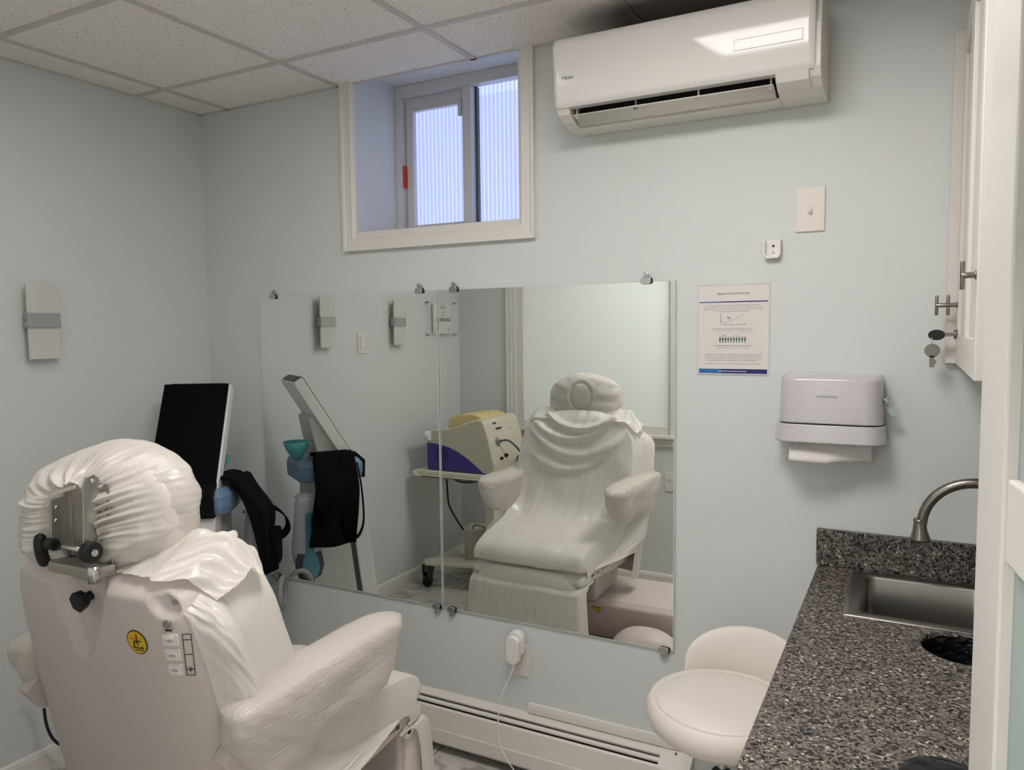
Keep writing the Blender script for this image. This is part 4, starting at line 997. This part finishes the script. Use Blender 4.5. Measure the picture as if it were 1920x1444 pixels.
br = hb_.build('headrest_bracket', m_zinc, ch, bev=.0012)
m = MB(); m.cyl((xb0-.01, -1.462, 1.172), (xb1+.02, -1.462, 1.172), .0052, n=14); m.build('cross_rod', m_chrome, br)
m = MB(); m.cyl((xb0-.004, -1.462, 1.172), (xb0+.016, -1.462, 1.172), .012, n=20); m.build('bushing', m_rubber, br)
m = MB(); m.cyl((xb1+.008, -1.462, 1.172), (xb1+.028, -1.462, 1.172), .021, n=28); m.build('pivot_disc', m_black, br, bev=.003)
MB().cyl((xb1+.028, -1.462, 1.172), (xb1+.032, -1.462, 1.172), .0075, n=6).build('bolt', m_chrome, br)
m = MB(); m.cyl((xb1+.024, -1.462, 1.112), (xb1+.024, -1.462, 1.145), .011, n=20); m.build('hinge_barrel', m_chrome, br)
for x, y, z in ((xb1+.005, -1.443, 1.308), (xb0+.005, -1.448, 1.245), (xb0+.005, -1.450, 1.218)): MB().lathe([(.0055, 0), (.004, .003), (0, .004)], (x, y, z), (1, 0, 0), 14).build('rivet', m_chrome, br)
m = MB(); m.cushion((xb0-.028, -1.462, 1.155), (.011, .014, .036), 2.6, 8, R=Matrix.Rotation(.12, 3, 'X')); m.build('lever_grip', m_black, br)
m = MB(); m.ribbon([(xb0-.012, -1.470, 1.235), (xb0+.03, -1.473, 1.275), (xb1-.004, -1.472, 1.302)], .008, .0015, (0, .2, 1)); m.build('elastic_strap', m_filmh, br)
# cushions
def rot(p, a): return Vector((p.x, p.y*math.cos(a)-p.z*math.sin(a), p.y*math.sin(a)+p.z*math.cos(a)))
m = MB()
def bc_f(q, p):
    z = q.z; w = 1+.10*math.cos((z+.05)/.33*PI/2)-.22*sstep(.15, .31, z)
    q = Vector((q.x*w, q.y, q.z)); return q
m.cushion((CXc, -1.262, .845), (.272, .070, .295), 4.5, 18, bc_f, Matrix.Rotation(.22, 3, 'X')); m.build('back_cushion', m_leather, ch)
m = MB(); m.cushion((CXc, -1.322, 1.222), (.195, .076, .118), 3.0, 16); m.build('headrest_cushion', m_leather, ch)
m = MB(); m.cushion((CXc, -.90, .560), (.252, .245, .060), 5, 16); m.build('seat_cushion', m_leather, ch)
m = MB(); m.cushion((CXc, -.630, .295), (.262, .050, .235), 5, 16, lambda q, p: Vector((q.x, q.y, q.z))); m.build('legrest_cushion', m_leather, ch)
m = MB(); m.ring([[(CXc+a, y, z) for a, z in rrect(-.262, .262, .478, .540, .02)] for y in (-1.28, -.665)]); sd = m.build('seat_pan', m_shell, ch)
for x, s in ((CXc+.262, 1), (CXc-.262, -1)):
    m = MB(); m.prism([(-1.30, .56), (-1.26, .455), (-1.20, .440), (-1.0, .452), (-.72, .482), (-.668, .492), (-.664, .505), (-.75, .53), (-1.2, .545)], 0, min(x, x+s*.012), max(x, x+s*.012)); pn = m.build('side_skirt', m_shell, ch, bev=.004)
    xx = x+s*.0125
    m = MB(); m.box(min(xx, xx+s*.001), max(xx, xx+s*.001), -.80, -.725, .4995, .5015); m.box(min(xx, xx+s*.002), max(xx, xx+s*.002), -.735, -.722, .497, .508); m.box(min(xx, xx+s*.002), max(xx, xx+s*.002), -.80, -.792, .494, .504); m.build('latch', m_dgray, pn)
    for i in range(3):
        y = -.975+i*.045; m = MB(); m.box(min(xx, xx+s*.002), max(xx, xx+s*.002), y, y+.028, .470+i*.002, .488+i*.002); b_ = m.build('rocker_button', m_white, pn, bev=.0008)
        m = MB(); m.box(min(xx+s*.002, xx+s*.0025), max(xx+s*.002, xx+s*.0025), y+.009, y+.018, .473+i*.002, .479+i*.002); m.build('print', m_ink, b_)
    m = MB()
    for (a_, b_, c_, d_) in ((-.985, -.845, .496, .4972), (-.985, -.845, .506, .5072), (-.985, -.9838, .496, .507), (-.8462, -.845, .496, .507), (-.945, -.943, .498, .505), (-.895, -.893, .498, .505)): m.box(min(xx, xx+s*.0006), max(xx, xx+s*.0006), a_, b_, c_+.0, d_)
    m.build('legend_strip', m_inkd, pn)
m = MB(); m.prism([(-.69, .47), (-.70, .06), (-.675, .05), (-.655, .06), (-.650, .47), (-.665, .49)], 0, CXc-.25, CXc+.25); m.build('legrest_shell', m_shell, ch, bev=.01)
m = MB(); m.cyl((CXc+.245, -.672, .468), (CXc+.272, -.672, .468), .026, n=24); lj = m.build('hinge_cover', m_white, ch, bev=.004)
MB().cyl((CXc+.272, -.672, .462), (CXc+.2735, -.672, .462), .007, n=14).build('screw', m_dark, lj)
# armrests with film bags
def armx(y): return 1.590+.030*sstep(-1.0, -1.3, y) if y < -1.0 else 1.590
for s, nm in ((1, 'right'), (-1, 'left')):
    cx_ = CXc+s*.335
    def af(q, p, s=s):
        t = (q.y/.30+1)/2   # 0 rear .. 1 front
        w = 1.0-.10*sstep(.3, .6, t)+.05*sstep(.7, 1, t)-.30*sstep(.88, 1, t)
        x = q.x*w+s*(.020*(1-sstep(.0, .5, t))-.010*math.sin(t*PI)); z = q.z+.012*math.cos(t*PI*2)*.5
        return Vector((x, q.y, z))
    m = MB(); m.cushion((cx_, -1.085, .838), (.060, .285, .036), 3.2, 16, af); ap = m.build('arm_pad', m_leather, ch)
    m = MB(); m.prism([(-1.34, .70), (-1.18, .69), (-1.02, .74), (-.86, .80), (-.86, .815), (-1.32, .815), (-1.38, .76)], 0, cx_-.022 if s > 0 else cx_-.012, cx_+.012 if s > 0 else cx_+.022); m.build('arm_bracket', m_shell, ch, bev=.006)
    MB().cyl((cx_-s*.03, -1.30, .66), (cx_-s*.075, -1.30, .66), .026, n=24).build('arm_pivot', m_rubber if s > 0 else m_white, ch, bev=.004)
    def bagf(q, p, s=s):
        q = af(q, p, s); t = (q.y/.30+1)/2
        if p.z < 0:
            drop = .03+.085*sstep(-.1, .35, t)*(1-.35*sstep(.6, 1.0, t))+.03*math.sin(t*9)*(1-t)
            q.z -= drop*min(1, -p.z*1.3); q.x *= 1-.25*min(1, -p.z)
            q.y -= .05*sstep(.6, 1, t)*(-p.z)
        n1 = noise.noise(Vector((q.x*14+s*7, q.y*5, q.z*16))); n2 = noise.noise(Vector((q.x*40+s, q.y*6, q.z*46+q.y*30)))
        k_ = 1-.8*sstep(.2, .8, p.z)
        return q+Vector((p.x, p.y, p.z)).normalized()*(n1*.010+n2*.0035)*k_
    m = MB(); m.cushion((cx_, -1.085, .838), (.067, .297, .043), 3.0, 44, bagf); m.build('film_sleeve', m_filma, ap)
# headrest film cap, gathered round the bracket at the back
def capf(u, v):
    ph = 2*PI*u; th = math.radians(14)+v*math.radians(165.5)    # polar angle from the rear pole
    d = Vector((math.sin(th)*math.cos(ph), -math.cos(th), math.sin(th)*math.sin(ph)))
    e = 2.5; L = (abs(d.x)**e+abs(d.y)**e+abs(d.z)**e)**(1/e); d2 = d/L
    c = Vector((CXc+.006, -1.335, 1.236)); h = Vector((.212, .104, .136))
    p = Vector((c.x+d2.x*h.x, c.y+d2.y*h.y, c.z+d2.z*h.z))
    # opening at the back: a tall gap round the bracket, open downward
    k = (1-v)**3
    ox = c.x+.012+.068*math.cos(ph); oz = 1.195+(.105 if math.sin(ph) > 0 else .085)*math.sin(ph)
    p = p*(1-k)+Vector((ox, p.y-.004, oz))*k
    w = noise.noise(Vector((math.cos(ph)*1.7, math.sin(ph)*1.7, v*.7)))
    pl_ = math.sin(46*ph+9*w+v*3)*.55+1.5*noise.noise(Vector((math.cos(ph)*11, math.sin(ph)*11, v*1.5)))
    up = sstep(-.45, .25, math.sin(ph))
    am = .0075*sstep(0, .06, v)*(1-sstep(.06, .36, v))*up+.0012*(1-v)
    n1 = noise.noise(Vector((p.x*9+3, p.y*9, p.z*9))); n2 = noise.noise(Vector((p.x*30, p.y*18, p.z*30))); n3 = abs(noise.noise(Vector((p.x*22+5, p.y*16, p.z*22))))
    low = 1-up
    lob = sstep(.15, .7, -d2.x)*sstep(0, .10, v)*(1-sstep(.30, .62, v)); p.y -= .055*lob; p.x -= .020*lob; p.z -= .012*lob
    p += d*(pl_*am+n1*.010*(1-.6*v)+n2*.0045*(1-.7*v)-n3*.012*(.35+low+.6*lob)*(1-sstep(.2, .6, v)))
    p.y -= .016*low*sstep(.08, .3, v)*(1-sstep(.3, .55, v))      # slack bag hanging at the lower back
    # oval seam of the face cushion at the front
    if v > .6:
        q = math.sqrt(((p.x-c.x)/.058)**2+((p.z-c.z-.012)/.072)**2); p.y -= .011*math.exp(-((q-1)/.10)**2)+.004*(1-sstep(.8, 1, q))
        p.y += .006*math.sin(9*p.z*10+p.x*14)*sstep(1.2, 1.9, q)*0.5
    return p
m = MB(); m.grid(capf, 420, 110, cu=True); m.build('headrest_film', m_filmh, ch)
# the long drape over back, seat and leg rest
PATH = [(-1.245, 1.170, .120), (-1.210, 1.128, .235), (-1.186, 1.06, .300), (-1.160, .95, .318), (-1.128, .82, .318), (-1.080, .71, .308), (-1.00, .650, .295), (-.86, .634, .285), (-.72, .630, .280), (-.640, .608, .277), (-.612, .560, .277),
        (-.648, .524, .275), (-.610, .507, .275), (-.608, .490, .275), (-.642, .472, .275), (-.588, .462, .275), (-.568, .43, .277), (-.562, .30, .286), (-.554, .10, .305)]
def path(s):
    f_ = s*(len(PATH)-1); i = min(int(f_), len(PATH)-2); t = f_-i
    a = PATH[max(i-1, 0)]; b = PATH[i]; c = PATH[i+1]; d = PATH[min(i+2, len(PATH)-1)]
    return [.5*((2*b[k])+(c[k]-a[k])*t+(2*a[k]-5*b[k]+4*c[k]-d[k])*t*t+(3*b[k]-a[k]-3*c[k]+d[k])*t**3) for k in range(3)]
def drapef(u, v, edge=False):
    s = u; t = -1+2*v; y, z, w = path(s); y1, z1, _ = path(min(1, s+.01)); y0, z0, _ = path(max(0, s-.01))
    tv = Vector((0, y1-y0, z1-z0)).normalized(); nv = Vector((0, -tv.z, tv.y)); nv = nv if nv.y+nv.z > 0 else -nv
    at_ = abs(t); sg = 1 if t > 0 else -1
    k = .80
    if at_ < k: x = w*at_/k*.97; back = .012*(at_/k)**4
    else: q = (at_-k)/(1-k); x = w*(.97+.05*math.sin(q*PI/2)); back = .012+.115*q**1.3
    # bridging of the film between back and seat at the sides
    sb = (s*(len(PATH)-1)-2)/7.0
    if 0 < sb < 1:
        ch_y = PATH[2][0]+(PATH[9][0]-PATH[2][0])*sb; ch_z = PATH[2][1]+(PATH[9][1]-PATH[2][1])*sb
        bl = (.16 if t > 0 else .40)*sstep(.62, 1.0, at_)*math.sin(sb*PI)**.7; y = y*(1-bl)+ch_y*bl; z = z*(1-bl)+ch_z*bl; back *= 1-.6*bl
    X = sg*x
    # swags: hanging folds that dip at the centre
    zc = z-.30*(X/.3)**2*.5
    sw = 0
    for (z0, dep, wd_, xs_) in ((1.085, .022, .016, .02), (1.035, .020, .020, -.03), (.955, .017, .026, .01), (.885, .012, .024, -.04)):
        q = z-(z0+.55*(X-xs_)**2/.3); sw += dep*(math.exp(-(q/wd_)**2)-.30*math.exp(-((q+wd_*1.5)/(wd_*.7))**2))*(1-sstep(.18, .29, abs(X)))
    n1 = noise.noise(Vector((X*8, z*7, 2.3+y*4))); n2 = noise.noise(Vector((X*34+6*s, z*12+y*9, 5.1))); n3 = noise.noise(Vector((X*42, z*4, 9)))
    leg = sstep(.84, .92, s)
    off = n1*.008*(1-.4*leg)+n2*.0030+n3*.003*leg+sw+.010
    if s > .88: X += .010*n1*(s-.88)*5; off += .0035*math.sin(X*23+2+6*n1)*sstep(.9, 1, s)
    fi = s*(len(PATH)-1); a1 = sstep(4.5, 6.5, fi); a2 = sstep(8.5, 10.5, fi)
    bd = (Vector((0, -.96, -.28))*(1-a1)+Vector((0, 0, -1))*a1)*(1-a2)+Vector((0, -1, 0))*a2
    p = Vector((CXc+X, y, z))+nv*off+bd*back*(1-.35*a2)
    if s > .94: p.z += .01*n2
    return p
m = MB(); m.grid(drapef, 300, 140); m.build('drape_film', m_film, ch)
# the film wraps round the right shoulder on to the back shell
def wing(u, v):
    s = .055+u*.385; p = drapef(s, 1); zt = min(1.112, p.z-.035)
    k = .972; xt = hw(zt)*k; q = Vector((CXs+xt, rear_y(xt, zt)-.010, zt+(.012 if zt > 1.10 else 0)))
    n1 = noise.noise(Vector((u*6+4, v*2, 1))); n2 = noise.noise(Vector((u*20+v*7, v*6, 4))); n3 = noise.noise(Vector((u*34+v*12, v*9, 7)))
    bl = math.sin(v*PI)
    r = p.lerp(q, v)+Vector((.055*bl*(1-.3*u), -.012*bl, .010*bl))*(.4+.6*sstep(0, .16, u))
    return r+Vector((.8, -.5, .2))*(n1*.010+n2*.005+n3*.003)*min(1, 6*v)*(1 if v < .9 else 1-(v-.9)*7)
m = MB(); m.grid(wing, 160, 50); m.build('film_edge', m_film, ch)
# slack see-through film hanging from the left arm down past the leg rest
A_ = Vector((CXc-.265, -1.17, 1.00)); B_ = Vector((CXc-.335, -.570, .12))
def slack(u, v):
    p = drapef(.22+u*.76, .06); q = A_.lerp(B_, u); n1 = noise.noise(Vector((u*7, v*4, 3))); n2 = noise.noise(Vector((u*22, v*11, 8)))
    return p.lerp(q, v)+Vector((-.010*n1-.004*n2-.012*math.sin(v*PI), .008*n1, .006*n2))
m = MB(); m.grid(slack, 90, 26); m.build('slack_film', m_filmt, ch)
# gathered film over the top of the shoulders, under the headrest
def collar(u, v, sgn):
    x = .07+.240*u; e = sstep(.72, 1, u)
    f = Vector((x, -1.198-.02*e, 1.135-.055*e)); r = Vector((x-.012*e, yb(1.11)+.035+.075*sstep(.55, 1, u)-.012*noise.noise(Vector((u*9, 3, sgn))), 1.122-.052*e))
    p = f.lerp(r, v); bl = math.sin(v*PI)
    n1 = noise.noise(Vector((u*5+sgn, v*3, 1))); n2 = noise.noise(Vector((u*11+v*9, v*4, 4+sgn))); n3 = noise.noise(Vector((u*26+v*20, v*8, 7)))
    p.z += .040*bl*(1-.35*e)+(n1*.014+n2*.009+n3*.004)*min(1, 5*v)*(1-.4*v)+.012*math.exp(-((v-.30-.1*u)/.12)**2)+.010*math.exp(-((v-.62+.15*u)/.10)**2)
    p.x += .016*bl*e+n2*.006
    return Vector((CXs+sgn*p.x, p.y, p.z))
for sgn in (1, -1):
    m = MB(); m.grid(lambda u, v: collar(u, v, sgn), 80, 60); m.build('film_collar', m_film, ch)
# base housing
bz = MB()
bz.prism([(-1.44, .045), (-1.44, .26), (-1.40, .285), (-1.04, .285), (-1.01, .262), (-1.06, .16), (-1.14, .045)], 0, .98, 1.93)
bb_ = bz.build('base_housing', m_base, ch, bev=.014, seg=3)
m = MB(); m.box(.90, 1.99, -1.50, -.62, .012, .045); m.build('base_plate', m_base, ch, bev=.01)
m = MB(); m.cushion((1.745, -.865, .08), (.17, .12, .165), 2.4, 16); m.build('wheel_cover', m_base, ch)
m = MB(); m.box(1.08, 1.46, -1.30, -.98, .285, .478); m.build('lift_column', m_shell, ch, bev=.02, seg=3)
for x, y in ((1.0, -.72), (1.88, -.72), (1.0, -1.42), (1.88, -1.42)): MB().cyl((x, y, 0), (x, y, .014), .022, n=18).build('foot', m_rubber, ch)
for px, py, ya in ((1.45, -1.03, 0), (1.80, -1.25, 1)):
    m = MB()
    if ya == 0:
        c0 = Vector((px, -1.0215, .235)); ux = Vector((1, 0, 0)); uz = Vector((0, -.46, -1)).normalized(); nn = Vector((0, .9, -.42)).normalized()
    else:
        c0 = Vector((px, py, .2855)); ux = Vector((1, 0, 0)); uz = Vector((0, 1, 0)); nn = Vector((0, 0, 1))
    def tri_(r, d, mm):
        vs = [c0+(ux*math.sin(a)+uz*math.cos(a))*r+nn*d for a in (0, 2*PI/3, 4*PI/3)]; vb = [c0+(ux*math.sin(a)+uz*math.cos(a))*r-nn*.002 for a in (0, 2*PI/3, 4*PI/3)]
        m.mat(mm).add(vs+vb, [(0, 1, 2), (3, 4, 5), (0, 1, 4, 3), (1, 2, 5, 4), (2, 0, 3, 5)], False)
    tri_(.030, .0006, m_inkd); tri_(.025, .0010, m_sticky)
    m.mat(m_inkd).add([c0+uz*.011-ux*.002+nn*.0014, c0+uz*.011+ux*.002+nn*.0014, c0-uz*.006+nn*.0014], [(0, 1, 2)], False)
    m.build('warning_sticker', None, ch)
